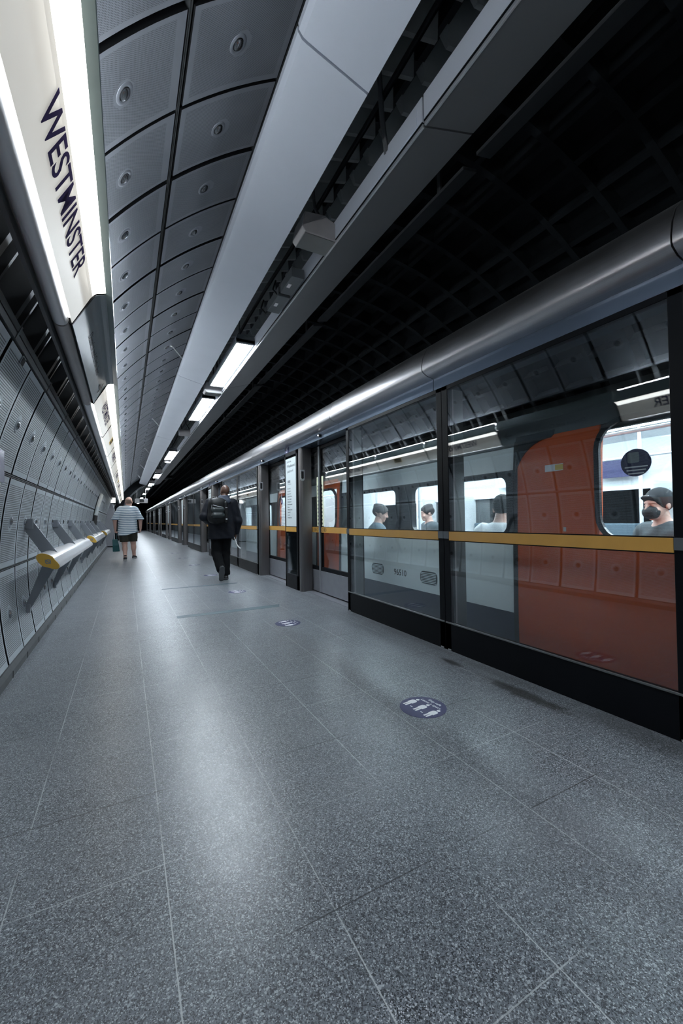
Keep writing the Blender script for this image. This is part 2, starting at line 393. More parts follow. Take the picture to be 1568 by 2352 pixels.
# ---- lined rings: wall (three rows of panels) and ceiling (two rows)
ROWS = {'ceiling': [(134.75, 146.2), (123.15, 134.0), (111.6, 122.4)], 'wall': [(157.35, 168.05), (168.55, 179.35), (179.75, 190.6)]}
K0, K1 = -12, int((YE-P0)/PITCH)
def lining(name, rows, mat):
    mb = MB()
    for k in range(K0, K1):
        g0 = .020 if k % 2 == 0 else .011; g1 = .011 if k % 2 == 0 else .020
        y0, y1 = P0+k*PITCH+g0, P0+(k+1)*PITCH-g1; yc = P0+(k+.5)*PITCH
        for a, b in rows:
            n = 8; half = R((b-a)/2)*RR
            for i in range(n):
                t0, t1 = a+(b-a)*i/n, a+(b-a)*(i+1)/n
                p0, p1 = cyl(t0), cyl(t1); v0, v1 = -half+2*half*i/n, -half+2*half*(i+1)/n
                mb.add([(p0[0], y0, p0[1]), (p0[0], y1, p0[1]), (p1[0], y1, p1[1]), (p1[0], y0, p1[1])], [(0, 1, 2, 3)], mat,
                       uvs=[[(y0-yc, v0), (y1-yc, v0), (y1-yc, v1), (y0-yc, v1)]])
                q0, q1 = cyl(t0, RR+.035), cyl(t1, RR+.035)
                for y in (y0, y1):
                    mb.add([(p0[0], y, p0[1]), (p1[0], y, p1[1]), (q1[0], y, q1[1]), (q0[0], y, q0[1])], [(0, 1, 2, 3)], 'backing')
                if i in (0, n-1):
                    p, q = (p0, q0) if i == 0 else (p1, q1)
                    mb.add([(p[0], y0, p[1]), (p[0], y1, p[1]), (q[0], y1, q[1]), (q[0], y0, q[1])], [(0, 1, 2, 3)], 'backing')
    # backing shell behind the joints
    a, b = min(r[0] for r in rows), max(r[1] for r in rows)
    n = 30
    for i in range(n):
        p0, p1 = cyl(a+(b-a)*i/n, RR+.04), cyl(a+(b-a)*(i+1)/n, RR+.04)
        mb.add([(p0[0], YB, p0[1]), (p0[0], YE, p0[1]), (p1[0], YE, p1[1]), (p1[0], YB, p1[1])], [(0, 1, 2, 3)], 'backing')
    # raised joint bars along the rows
    for r0, r1 in zip(sorted(rows)[:-1], sorted(rows)[1:]):
        c = (r0[1]+r1[0])/2
        for d in (-.10, .10):
            P = [cyl(c+d-.05, RR+.004), cyl(c+d+.05, RR+.004), cyl(c+d+.05, RR+.03), cyl(c+d-.05, RR+.03)]
            mb.prism(P, YB, YE, 'rail' if name == 'wall_left' else 'dark_pipe')
    return struct(mb.build(name))
ceiling = lining('ceiling', ROWS['ceiling'], 'panel_ceiling')
wall = lining('wall_left', ROWS['wall'], 'panel_wall')
bossm = MB()
bossm.lathe([(.053, -.004), (.051, .0015), (.043, .005), (.035, .0035), (.032, .0015)], 24, 'panel_pad'); bossm.lathe([(.0325, .001), (.032, .0018), (.029, .0016)], 24, 'black'); bossm.lathe([(.029, .001), (.0285, .006), (.022, .011), (.011, .014), (.001, .0145)], 24, 'boss')
bossmesh = bossm.mesh('panel_boss', 40)
def bosses(parent, ths, kmax):
    for k in range(-2, kmax):
        for th in ths:
            x, z = cyl(th); n = Vector((XC-x, 0, ZC-z)).normalized()
            o = link('panel_boss', bossmesh, parent); o.matrix_local = fmat((x, P0+(k+.5)*PITCH, z), (0, 1, 0), n.cross(Vector((0, 1, 0))))
bosses(ceiling, (140.4, 128.9), 46)
bosses(wall, (162.9, 173.7, 185.3), 30)

# skirting along the wall foot
bb = MB(); x, z = cyl(190.7)
bb.prism([(-.86, 0), (-.715, 0), (-.715, .05), (x+.005, .085), (x-.05, .085)], YB, YE, 'baseboard')
for k in range(K0, K1): bb.box(-.7155, -.713, P0+k*PITCH-.004, P0+k*PITCH+.004, 0, .05, 'black_matt')
struct(bb.build('baseboard_left'))
# twin metal rail that closes the wall panels at the top
tr = MB()
for th, w in ((156.95, .25), (156.35, .25)):
    tr.prism([cyl(th-w, RR-.012), cyl(th+w, RR-.012), cyl(th+w, RR+.05), cyl(th-w, RR+.05)], YB, YE, 'rail')
for k in range(K0, K1, 2): tr.prism([cyl(156.0, RR-.016), cyl(157.2, RR-.016), cyl(157.2, RR+.04), cyl(156.0, RR+.04)], P0+k*PITCH-.012, P0+k*PITCH+.012, 'rail')
struct(tr.build('trim_1'))

# ---- iron tunnel lining with ribs
ln = MB()
def shell(a, b, r, n, mat, y0=YB, y1=62):
    for i in range(n):
        p0, p1 = cyl(a+(b-a)*i/n, r), cyl(a+(b-a)*(i+1)/n, r)
        ln.add([(p0[0], y0, p0[1]), (p0[0], y1, p0[1]), (p1[0], y1, p1[1]), (p1[0], y0, p1[1])], [(0, 1, 2, 3)], mat)
shell(-35, 200, 3.86, 64, 'lining')
def rib(y, w, a, b, r0, r1, mat, step=4.0):
    n = max(2, int((b-a)/step))
    P = [cyl(a+(b-a)*i/n, r0) for i in range(n+1)]+[cyl(b-(b-a)*i/n, r1) for i in range(n+1)]
    for i in range(n):
        q = [P[i], P[i+1], P[2*n-i], P[2*n+1-i]]
        ln.prism(q, y-w/2, y+w/2, mat, caps=True)
for k in range(K0, int((62-P0)/PITCH)):
    y = P0+k*PITCH
    rib(y, .06, 12, 122, 3.66, 3.86, 'lining', 6)
    for q in (0, PITCH/2):
        for a in range(98, 122, 6):
            p = [cyl(a+.3, 3.86), cyl(a+5.7, 3.86), cyl(a+5.2, 3.56), cyl(a+.8, 3.56)]
            v = [(p[0][0], y+q-.085, p[0][1]), (p[1][0], y+q-.085, p[1][1]), (p[1][0], y+q+.085, p[1][1]), (p[0][0], y+q+.085, p[0][1]), (p[2][0], y+q-.01, p[2][1]), (p[3][0], y+q-.01, p[3][1]), (p[2][0], y+q+.02, p[2][1]), (p[3][0], y+q+.02, p[3][1])]
            ln.add(v, [(0, 1, 4, 5), (2, 3, 7, 6), (1, 2, 6, 4), (3, 0, 5, 7), (4, 6, 7, 5)], 'rib_lit')
    if y < YE:
        rib(y+.02, .05, 146.4, 157.0, 3.54, 3.86, 'lining_left', 4)
        rib(y+.02+PITCH*.36, .022, 146.4, 157.0, 3.56, 3.86, 'lining_left', 4)
for th in np.arange(14, 122, 5.6):
    d = .45
    ln.prism([cyl(th-d, 3.66), cyl(th+d, 3.66), cyl(th+d, 3.86), cyl(th-d, 3.86)], YB, 62, 'lining')
struct(ln.build('wall_lining'))
ew = MB(); ew.box(-2, 7, 62, 62.2, -1.2, 5, 'black_matt'); struct(ew.build('wall_end'))
ewb = MB(); ewb.box(-2, 7, YB-.2, YB, -1.2, 5, 'backing'); struct(ewb.build('wall_back'))
# dark arch that ends the lined part
ar = MB()
for i in range(24):
    a, b = 92+i*4.2, 92+(i+1)*4.2
    ar.prism([cyl(a, 3.12), cyl(b, 3.12), cyl(b, 3.86), cyl(a, 3.86)], YE, YE+.5, 'black')
    ar.prism([cyl(a, 3.05), cyl(b, 3.05), cyl(b, 3.12), cyl(a, 3.12)], YE+.06, YE+.5, 'dark_pipe')
struct(ar.build('trim_2', smooth=40))
# far wall of the platform beyond the arch
fw = MB()
for i in range(16):
    p0, p1 = cyl(130+i*4, 3.3), cyl(134+i*4, 3.3)
    fw.add([(p0[0], YE+.5, p0[1]), (p0[0], 62, p0[1]), (p1[0], 62, p1[1]), (p1[0], YE+.5, p1[1])], [(0, 1, 2, 3)], 'dark_pipe')
struct(fw.build('wall_far'))

# ================================================================== SIGN BOXES
S0 = Vector((-.242, 0, 2.170)); U = Vector((.101, 0, .185)).normalized(); N = Vector((U.z, 0, -U.x))
def sp(s, n): q = S0+U*s+N*n; return (q.x, q.z)
def face_M(y, s, n=.002): q = S0+U*s+N*n; return fmat((q.x, y, q.z), (0, 1, 0), U)
SB0, SBP = .92, 1.65
SIGNS = {-3: 'W', -2: 'blank', -1: 'D', 0: 'W', 1: 'D', 2: 'W', 3: 'X', 4: 'W', 5: 'blank', 6: 'W', 7: 'X', 8: 'W', 9: 'blank', 10: 'X', 11: 'W', 12: 'blank', 13: 'W', 14: 'X'}
ORD = ['nearest', 'second', 'third', 'fourth', 'fifth', 'sixth', 'seventh', 'eighth', 'ninth', 'tenth', 'eleventh', 'twelfth', 'thirteenth', 'fourteenth', 'fifteenth', 'sixteenth', 'seventeenth', 'eighteenth', 'nineteenth', 'twentieth']
cove = [sp(0, 0), sp(.165, 0), sp(.192, .003), sp(.212, .011), sp(.229, .024), sp(.242, .042)]
def sign_parts(kind, t, first):
    lit = kind != 'D'; y0, y1 = .012, SBP-.012
    b = MB(); face = 'lightbox' if lit else 'fascia_off'
    prof = [sp(-.02, -.0), *cove[:2], *( [] ), ]
    # body: flat fascia with a cove at the top edge, closed box behind it
    body = [sp(0, 0), sp(.165, 0), sp(.184, .0022)]
    b.prism([sp(.02, -.10), sp(.02, -.005), sp(-.006, -.004), sp(-.006, 0), *body, sp(.184, -.10)], y0, y1, face)
    b.prism([sp(.236, .030), sp(.262, -.02), sp(.30, -.10), sp(.27, -.10), sp(.236, -.03)], y0, y1, 'grey_frame')
    b.build('fascia_body', t)
    e = MB(); e.prism([sp(.184, .0022), *cove[2:], sp(.235, .035), sp(.2, -.01)], y0, y1, 'e_tube' if lit else 'fascia_off'); e.build('tube_cove', t)
    l = MB(); l.prism([sp(.242, .042), sp(.247, .075), sp(.252, .075), sp(.262, -.02), sp(.25, -.02)], y0-.01, y1+.01, 'glass_lip')
    l.prism([(-.114, 2.395), (-.108, 2.395), (-.112, 2.488), (-.117, 2.488)], y0, y1, 'glass_lip'); l.build('glass_lip', t)  # second prism: opaque flange added to hide most of the uplight tube
    u = MB(); u.prism([(-.150, 2.470), (-.128, 2.478), (-.128, 2.500), (-.150, 2.500)], y0+.02, y1-.02, 'e_up' if lit else 'glass_lip'); u.build('uplight_tube', t)
    # rounded nosing under the fascia, with its line light
    n = MB(); arc = []
    for k in range(13):
        a = R(40-k*22); arc.append((-.298+.038*math.cos(a), 2.180+.038*math.sin(a)))
    n.prism(arc, y0-.006, y1+.004, 'nosing' if lit else 'box_grey')
    n.box(-.356, -.340, y0-.012, y1+.012, 2.13, 2.26, 'dark_pipe')
    n.build('nosing', t, 35)
    if lit:
        q = MB(); q.prism([(-.2565, 2.166), (-.2500, 2.1645), (-.2490, 2.172), (-.2570, 2.174)], y0+.01, y1-.06, 'e_line'); q.build('line_light', t)
    d = MB(); d.prism([sp(-.01, .001), sp(.225, .006), sp(.225, -.09), sp(-.01, -.09)], .0, .0125, 'black'); d.build('joint_strip', t)
    if kind == 'W':
        text('lettering', 'WESTMINSTER', .137, 'ink' , t, face_M(.43, .076), wid=.965, bold=.0016)
    elif kind == 'D':
        text('lettering', 'District and Circle lines', .072, 'black_ink', t, face_M(.36, .092), wid=1.1)
        a = MB(); a.plate([(1.42, .10), (1.52, .10), (1.49, .075), (1.505, .06), (1.56, .112), (1.505, .164), (1.49, .149), (1.52, .124), (1.42, .124)], .001, 'black_ink', face_M(0, 0)); a.build('arrow', t)
    elif kind == 'X':
        a = MB(); a.plate([(.78, .085), (1.02, .085), (1.02, .175), (.78, .175)], .004, 'black_ink', face_M(0, 0))
        a.ring([(.778, .083), (1.022, .083), (1.022, .177), (.778, .177)], [(.786, .091), (1.014, .091), (1.014, .169), (.786, .169)], .005, 'gold_ink', face_M(0, 0))
        a.build('way_out_panel', t)
        text('lettering', 'Way out', .05, 'gold_ink', t, face_M(.835, .115, .0065))
        a = MB(); a.plate([(.80, .112), (.826, .112), (.813, .148)], .001, 'gold_ink', face_M(0, 0, .0062)); a.build('arrow', t)
protos = {}
cnt = {'W': 0, 'D': 0, 'X': 0, 'blank': 0}
def sign_label(k, kind):
    if k < 0: return f"lit white sign box {ORD[-k-1]} one behind the camera end of the row", 'sign boxes behind the view'
    c = cnt[kind]; cnt[kind] += 1
    w = ORD[c]
    if kind == 'W': return (f"lit white fascia lettered WESTMINSTER, {w} such name sign along the left" + ("" if c else " filling the top corner")), 'lit fascia boxes along the left'
    if kind == 'D': return "dark unlit grey fascia lettered District and Circle lines", None
    if kind == 'X': return f"lit white fascia carrying a small black Way out panel, {w} one down the platform", 'lit fascia boxes along the left'
    return f"lit plain white fascia without writing, {w} plain one down the platform", 'lit fascia boxes along the left'
for k in sorted(SIGNS):
    y = SB0+k*SBP
    if y < YB or y > YE-1.7 or k == -1 and False: continue
    kind = SIGNS[k]
    if k < 0 and kind == 'D': kind = 'blank'
    lab, grp = sign_label(k, kind)
    if kind not in protos:
        t = thing('station_sign', lab, 'sign', (0, y, 0), group=grp); sign_parts(kind, t, k == 0); protos[kind] = t
    else: copy_of(protos[kind], (0, y, 0), lab, grp)

# ================================================================== CEILING RAFTS, LIGHTS, SPEAKERS
RAFT_Y = [1.67-4.83, 1.67, 6.5, 11.33, 16.16, 20.99, 25.82]
PL = ['pale grey', 'shaded grey']
ROD = [[], [4.26], [3.86], [3.29], [2.8], [2.2]]
def raft_parts(t, side, L, i):
    b = MB()
    if side == 0:
        prof = [(.700, 3.345), (.703, 3.318), (.722, 3.293), (.745, 3.284), (1.07, 3.203), (1.076, 3.215), (1.072, 3.245), (.735, 3.335)]
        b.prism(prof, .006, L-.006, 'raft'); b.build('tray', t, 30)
        for yy in ROD[i]:
            x, z = cyl(127.8, RR-.002); s = MB(); s.tube([(.71, yy, 3.335), (x+.03, yy, z-.02), (x, yy, z)], [.008, .008, .014], 'silver', 8); s.build('support_rod', t)
    else:
        prof = [(1.43, 3.200), (1.78, 3.312), (1.79, 3.33), (1.775, 3.345), (1.447, 3.245), (1.425, 3.25)]
        b.prism(prof, .006, L-.006, 'raft_shaded'); b.build('tray', t, 30)
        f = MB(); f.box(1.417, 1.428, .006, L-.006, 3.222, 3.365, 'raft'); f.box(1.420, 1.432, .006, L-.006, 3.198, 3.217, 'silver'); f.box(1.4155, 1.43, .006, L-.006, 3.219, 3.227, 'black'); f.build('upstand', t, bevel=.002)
        h = MB(); h.tube([(1.424, .35, 3.33), (1.36, .30, 3.48), (1.30, .25, 3.86)], .016, 'dark_pipe', 8); h.box(1.412, 1.420, .05, .55, 3.235, 3.33, 'raft'); h.build('hanger', t)
for i in range(len(RAFT_Y)-1):
    for side in (0, 1):
        y = RAFT_Y[i]; L = min(RAFT_Y[i+1], 27.0)-y
        where = ['overhead at the top edge', 'running from the first joint', 'second length past that joint', 'third length past that joint', 'fourth length past that joint', 'farthest length before the arch'][i]
        t = thing('ceiling_raft', (f"pale sloping ceiling tray left of the lamps, {where}" if side == 0 else f"darker sloping ceiling tray right of the lamps, {where}"), 'ceiling tray', (0, y, 0), group=f"{PL[side]} ceiling trays")
        raft_parts(t, side, L, i)

def light_parts(t, L):
    b = MB(); b.prism([(-.118, .045), (-.112, .0), (-.100, .0), (-.096, .012), (.096, .012), (.100, .0), (.112, .0), (.118, .045), (.10, .10), (-.10, .10)], 0, L, 'housing')
    b.box(-.112, .112, 0, .035, .0, .05, 'housing'); b.box(-.112, .112, L-.035, L, .0, .05, 'housing'); b.build('housing', t, bevel=.003)
    d = MB(); d.box(-.092, .092, .035, L-.035, .006, .011, 'e_diff'); d.build('diffuser', t)
    for q in (.3, L-.3):
        h = MB(); h.tube([(0, q, .09), (0, q, .5)], .010, 'housing', 8); h.build('hanger', t)
LIGHTS = [(-2.1, 1.8), (4.87, 1.82), (7.36, 1.80), (13.4, 1.95), (20.2, 1.8), (25.3, 1.8), (28.6, 1.8), (34.0, 1.8), (40.0, 1.8), (46.0, 1.8), (52.0, 1.8)]  # first lamp is unseen, added to brighten the near floor and header
LLAB = ['unseen platform lamp added behind the camera', 'nearest long white platform lamp hung between the ceiling trays', 'second long white platform lamp, beyond the speaker between the lamps', 'third platform lamp, first one past the cylinder housing', 'fourth platform lamp, next one after the round downlight', 'fifth platform lamp, just before the dark arch', 'sixth platform lamp, first one beyond the dark arch']+['tiny distant platform lamp far beyond the dark arch']*4
lp = {}
for i, (y, L) in enumerate(LIGHTS):
    if L not in lp:
        t = thing('platform_light', LLAB[i], 'light', (1.302, y, 3.255), group='lamps between the ceiling trays'); light_parts(t, L); lp[L] = t
    else: copy_of(lp[L], (1.302, y, 3.255), LLAB[i])
def speaker(y, label, kind):
    t = thing('loudspeaker', label, 'speaker', (1.30, y, 3.21), group='speaker housings between the ceiling trays')
    b = MB()
    if kind == 'hex':
        b.prism([(-.155, .03), (-.13, .0), (.135, .0), (.165, .045), (.15, .12), (.03, .17), (-.13, .15)], -.10, .10, 'box_grey'); b.build('housing', t, bevel=.006)
        g = MB(); g.prism([(-.125, -.004), (.130, -.004), (.130, .0), (-.125, .0)], -.09, .09, 'grey_frame'); g.build('grille', t)
    else:
        b.tube([(-.13, 0, .07), (.15, 0, .07)], .085, 'box_grey', 20); b.build('housing', t, 40)
        g = MB(); g.tube([(-.140, 0, .07), (-.128, 0, .07)], .078, 'silver', 20); g.build('grille', t, 40)
    a = MB(); a.tube([(.13, 0, .12), (.10, .05, .20), (.02, .06, .34), (.0, .06, .6)], .013, 'dark_pipe', 8); a.box(-.02, .13, -.02, .02, .13, .16, 'housing'); a.build('bracket', t)
    return t
speaker(2.80, 'warm grey six sided speaker box nearest overhead between the ceiling trays', 'hex')
speaker(6.93, 'grey speaker box squeezed between the two nearest platform lamps', 'hex')
speaker(10.6, 'grey cylinder speaker between the second and third platform lamps', 'cyl')
speaker(19.2, 'far grey speaker box beyond the fourth platform lamp', 'hex')
speaker(24.6, 'farthest grey speaker box near the dark arch', 'hex')
jp = None
for y, s, lab in ((3.42, 1.0, 'upper grey junction box clipped to the dark ceiling tray'), (3.78, 1.1, 'lower pale junction box clipped to the dark ceiling tray, nearer the lamps')):
    t = thing('junction_box', lab, 'electrical box', (1.345, y, 3.215), group='junction boxes on the ceiling tray')
    b = MB(); b.box(-.06*s, .055, -.15*s, .15*s, 0, .085, 'housing'); b.build('box', t, bevel=.004)
    l = MB(); l.box(-.045, -.015, -.03, .03, -.003, .0, 'white_ink'); l.build('sticker', t)
    k = MB(); k.tube([(-.02, .14*s, .05), (-.06, .22*s, .02), (-.09, .27*s, .09), (-.05, .30*s, .2)], .008, 'black', 6); k.build('cable', t)
t = thing('downlight', 'round grey downlight with a bright lens between the third and fourth lamps', 'light', (1.34, 15.65, 3.20))
b = MB(); b.tube([(0, 0, .02), (0, 0, .20)], .12, 'box_grey', 22); b.tube([(0, 0, .2), (0, 0, .6)], .02, 'housing', 8); b.build('housing', t, 40)
b = MB(); b.tube([(0, 0, .012), (0, 0, .022)], .09, 'e_down', 22); b.build('lens', t)
# dark conduit beside the right tray
cd = MB()
for i in range(18):
    y = -3.6+i*3.0; cd.prism([(2.45, 3.94), (2.60, 3.975), (2.595, 4.0), (2.445, 3.965)], y, y+2.86, 'dark_pipe'); cd.box(2.47, 2.49, y+.3, y+.34, 3.98, 4.5, 'dark_pipe')
struct(cd.build('trim_3'))
# cables and steel straps above the lamp gap
cb = MB()
for x, z, r in ((1.16, 3.62, .022), (1.25, 3.66, .03), (1.36, 3.60, .018)): cb.tube([(x, y, z+.02*math.sin(y*1.7)) for y in np.arange(YB, 27, .7)], r, 'black', 8)
struct(cb.build('trim_4', smooth=50))

# ================================================================== PLATFORM SCREENS
PER = 7.12; FX = 2.362
def beamv(mb, prof, y0, y1, mat): mb.prism(prof, y0, y1, mat)
def chevron(mb, T, x, d, mat='black_ink'):
    mb.plate([(x, .012), (x+.018*d, .04), (x, .068), (x+.013*d, .068), (x+.031*d, .04), (x+.013*d, .012)], .0015, mat, T)
def screen(y0, y1, label, grp):
    t = thing('glass_screen', label, 'glass screen', (FX, y0, 0), group=grp); W = y1-y0
    f = MB()
    f.box(0, .055, 0, W, 0, .225, 'black'); f.box(0, .05, 0, W, 2.165, 2.20, 'black')
    for a, b in ((0, .065), (W-.065, W)):
        f.box(0, .055, a, b, 0, 2.2, 'black')
    f.box(-.006, .0, .004, W-.004, .222, .236, 'grey_frame')
    f.build('frame', t, bevel=.004)
    d = MB()
    for a, b in ((.004, .05), (W-.05, W-.004)):
        d.box(.055, .085, a, b, .02, 2.18, 'box_grey'); d.box(.085, .19, a, b, .02, 2.18, 'grey_frame')
    d.build('rear_post', t)
    g = MB(); g.box(.004, .016, .06, W-.06, .22, 2.17, 'glass'); g.build('pane', t)
    h = MB(); h.box(-.006, .004, .064, W-.064, .912, .984, 'yellow'); h.box(-.004, .003, .06, W-.06, .984, .991, 'black'); h.box(-.004, .003, .06, W-.06, .905, .912, 'black'); h.build('handrail_band', t)
    for a in (.0, W-.062):
        c = MB(); c.box(-.008, .002, a, a+.062, .925, .985, 'housing'); c.build('band_clip', t)
    for a in (.02, W-.06):
        k = MB(); k.box(-.003, .004, a, a+.035, .004, .014, 'silver'); k.build('foot_plate', t)
    return t
def leaf(y0, y1, meet, label, grp, arrow=False):
    """sliding door leaf; meet = +1/-1 the end where it meets its partner, 0 none"""
    t = thing('screen_door', label, 'door', (2.562, y0, 0), group=grp); W = y1-y0
    f = MB()
    for a, b in ((0, .045), (W-.045, W)): f.box(0, .04, a, b, .02, 2.2, 'black')
    f.box(0, .04, 0, W, .335, .395, 'black'); f.box(0, .04, 0, W, 2.15, 2.2, 'black')
    f.build('frame', t, bevel=.003)
    kp = MB(); kp.box(-.004, .04, .01, W-.01, .02, .338, 'door_metal'); kp.build('kick_panel', t, bevel=.003)
    g = MB(); g.box(.012, .022, .04, W-.04, .39, 2.155, 'glass'); g.build('pane', t)
    h = MB(); h.box(.0, .012, .04, W-.04, .905, .985, 'yellow'); h.box(.001, .011, .04, W-.04, .985, .99, 'black')
    T = fmat((-.001, 0, .905), (0, -1, 0), (0, 0, 1))
    h.build('handrail_band', t)
    if meet:
        c = MB(); e = 0 if meet < 0 else W
        for i in range(3):
            yy = e-meet*(.08+.05*i); chevron(c, T, -yy, -1 if meet < 0 else 1)
        c.build('chevron', t)
        e0, e1 = (W-.012, W) if meet > 0 else (0, .012)
        s = MB(); s.box(-.012, .0, e0, e1, .02, 2.19, 'silver'); s.build('edge_strip', t)
        s = MB(); a0 = e-meet*.105; a1 = e-meet*.052; lo, hi = min(a0, a1), max(a0, a1)
        s.box(.008, .0115, lo, hi, 1.0, 1.74, 'hazard')
        for i in range(11):
            zc = 1.04+i*.056; yc = a1
            s.plate([(-yc-.026, zc), (-yc, zc-.026), (-yc+.026, zc), (-yc, zc+.026)], .002, 'black_ink', fmat((.0075, 0, 0), (0, -1, 0), (0, 0, 1)))
        s.build('hazard_strip', t)
    if arrow:
        a = MB(); a.plate([(-.02, .10), (.02, .10), (.02, .0), (.045, .0), (.045, -.06), (0, -.10), (-.045, -.06), (-.045, 0), (-.02, 0)], .002, 'navy', fmat((.009, W*.45, 1.48), (0, -1, 0), (0, 0, 1)))
        for i in range(3): a.box(.0065, .0085, W*.45-.02, W*.45+.02, 1.425+i*.02, 1.433+i*.02, 'white_ink')
        a.box(.0065, .0085, W*.45-.008, W*.45+.008, 1.49, 1.575, 'white_ink')
        a.build('arrow_sticker', t)
    return t
def post(y0, y1, label, grp):
    t = thing('steel_post', label, 'post', (FX, y0, 0), group=grp); W = y1-y0
    b = MB(); r = .045
    prof = [(.185, 0), (.185, W), (r, W)]+[(r-r*math.sin(R(a)), W-r+r*math.cos(R(a))) for a in (20, 45, 70, 90)]+[(r-r*math.cos(R(a)), r-r*math.sin(R(a))) for a in (0, 20, 45, 70, 90)]
    n = len(prof); v = [(p[0], p[1], 0) for p in prof]+[(p[0], p[1], 2.2) for p in prof]
    b.add(v, [(i, (i+1) % n, n+(i+1) % n, n+i) for i in range(n)]+[tuple(range(n)), tuple(range(n, 2*n))], 'steel_post'); b.build('casing', t, 40)
    s = MB(); T = fmat((.034, -.002, 1.78), (1, 0, 0), (0, 0, 1))
    s.plate(rrect(-.034, .034, -.085, .085, .03, rs=(.008, .008, .032, .032)), .008, 'silver', T); s.plate(rrect(-.020, .020, -.055, .06, .01, rs=(.003, .003, .018, .018)), .0095, 'black_ink', T)
    s.build('slot_plate', t)
    return t
STATIONS = ['Green Park', 'Bond Street', 'Baker Street', "St. John's Wood", 'Swiss Cottage', 'Finchley Road', 'West Hampstead', 'Kilburn', 'Willesden Green', 'Dollis Hill', 'Neasden', 'Wembley Park']
def narrow(y0, y1, label, grp, info):
    t = thing('line_diagram_screen', label, 'glass screen', (FX, y0, 0), group=grp); W = y1-y0
    f = MB(); f.box(0, .05, 0, W, 0, .225, 'black'); f.box(0, .05, 0, W, 2.14, 2.2, 'black')
    for a, b in ((0, .05), (W-.05, W)): f.box(0, .05, a, b, 0, 2.2, 'black')
    f.build('frame', t, bevel=.003)
    g = MB(); g.box(.006, .016, .045, W-.045, .22, .90, 'glass'); g.build('pane', t)
    bk = MB(); bk.box(.05, .06, .0, W, .0, 2.2, 'black'); bk.build('back_plate', t)
    h = MB(); h.box(-.005, .01, .052, W-.052, .91, .985, 'yellow'); h.box(-.003, .01, .05, W-.05, .985, .992, 'black'); h.build('handrail_band', t)
    s = MB(); s.box(.0, .02, .055, W-.055, .995, 2.10, 'info'); s.build('information_panel', t)
    if info:
        T = lambda z: fmat((-.0015, W-.13, z), (0, -1, 0), (0, 0, 1))
        text('lettering', 'Jubilee line', .042, 'grey_ink', t, T(2.035)); text('lettering', 'Westbound', .07, 'grey_ink', t, T(1.955), bold=.001); text('lettering', 'platform 4', .062, 'grey_ink', t, T(1.87))
        b = MB(); b.box(-.0015, 0, W-.26, W-.14, 1.70, 1.745, 'grey_ink'); b.box(-.0015, 0, W-.30, W-.14, 1.675, 1.682, 'grey_ink'); b.build('heading_block', t)
        for i, sname in enumerate(STATIONS): text('lettering', sname, .03, 'grey_ink', t, T(1.60-i*.043))
    return t
casing_prof = [(2.60, 2.66), (2.46, 2.645), (2.37, 2.61), (2.30, 2.55), (2.258, 2.47), (2.243, 2.40), (2.243, 2.362), (2.252, 2.345), (2.30, 2.318), (2.372, 2.305), (2.60, 2.305)]
def casing(y0, y1, label, grp, num=None, lamp=None):
    t = thing('header_casing', label, 'header casing', (0, y0, 0), group=grp); L = y1-y0
    b = MB(); b.prism(casing_prof, .004, L-.004, 'steel'); b.build('tube_cover', t, 35)
    f = MB(); f.box(2.368, 2.60, .004, L-.004, 2.203, 2.305, 'fascia'); f.build('fascia', t, bevel=.002)
    if num:
        n = MB(); n.box(2.362, 2.368, L*.30, L*.30+.16, 2.20, 2.30, 'navy'); n.build('number_plate', t)
        text('number', num, .10, 'white_ink', t, fmat((2.3608, L*.30+.08, 2.213), (0, -1, 0), (0, 0, 1)), align='CENTER')
    if lamp is not None:
        n = MB(); n.tube([(2.368, lamp, 2.25), (2.345, lamp, 2.25)], .022, 'black', 14); n.build('indicator_housing', t, 40)
        n = MB(); n.tube([(2.345, lamp+.012, 2.255), (2.338, lamp+.012, 2.255)], .009, 'e_led', 10); n.build('indicator_lamp', t)
    return t
BAY = ['nearest bay', 'second bay', 'third bay', 'fourth bay', 'fifth bay', 'sixth bay', 'seventh bay', 'farthest bay']
for p in range(-1, 8):
    o = .92+PER*p
    if p < 0: bay = 'bay just behind the camera'
    else: bay = BAY[p]
    if p >= 0:
        screen(o+.01, o+1.695, f"large glass screen at the right edge showing the orange train door" if p == 0 else f"first black framed glass screen of the {bay} of the screen wall", 'fixed glass screens')
        screen(o+1.70, o+3.388, f"glass screen in front of the numbered train side, beside the sliding door" if p == 0 else f"second black framed glass screen of the {bay} of the screen wall", 'fixed glass screens')
        leaf(o+3.39, o+4.585, 1, f"grey sliding platform door right of the yellow hazard strip, {bay}", 'sliding platform doors')
    if o+4.6 > .4:
        leaf(o+4.60, o+5.53, -1, f"sliding platform door half hidden by the steel post, {bay}", 'sliding platform doors')
        post(o+4.85, o+4.96, f"brushed steel post before the line diagram screen, {bay}", 'steel posts')
        narrow(o+4.98, o+5.54, f"narrow screen with the pale line diagram panel between two doors, {bay}", 'line diagram screens', p in (0, 1))
    leaf(o+5.58, o+7.12, 0, f"sliding platform door with a small arrow sticker beyond the line diagram, {bay}", 'sliding platform doors', arrow=True)
    post(o+6.99, o+7.11, f"brushed steel post beyond the arrow sticker door, {bay}", 'steel posts')
    segs = [(0, 1.80), (1.80, 3.58), (3.58, 5.16), (5.16, 5.80), (5.80, 7.12)]
    nm = ['first', 'second', 'third', 'fourth', 'fifth']
    for i, (a, b) in enumerate(segs):
        if o+b < -1: continue
        casing(o+a, o+b, f"{nm[i]} rounded steel header length above the {bay} of screens" if not (i == 3) else f"short steel header length with a door number above the {bay}", 'steel header lengths', num='2' if i == 3 and p == 0 else ('3' if i == 3 else None), lamp={2: .55, 4: .95}.get(i))
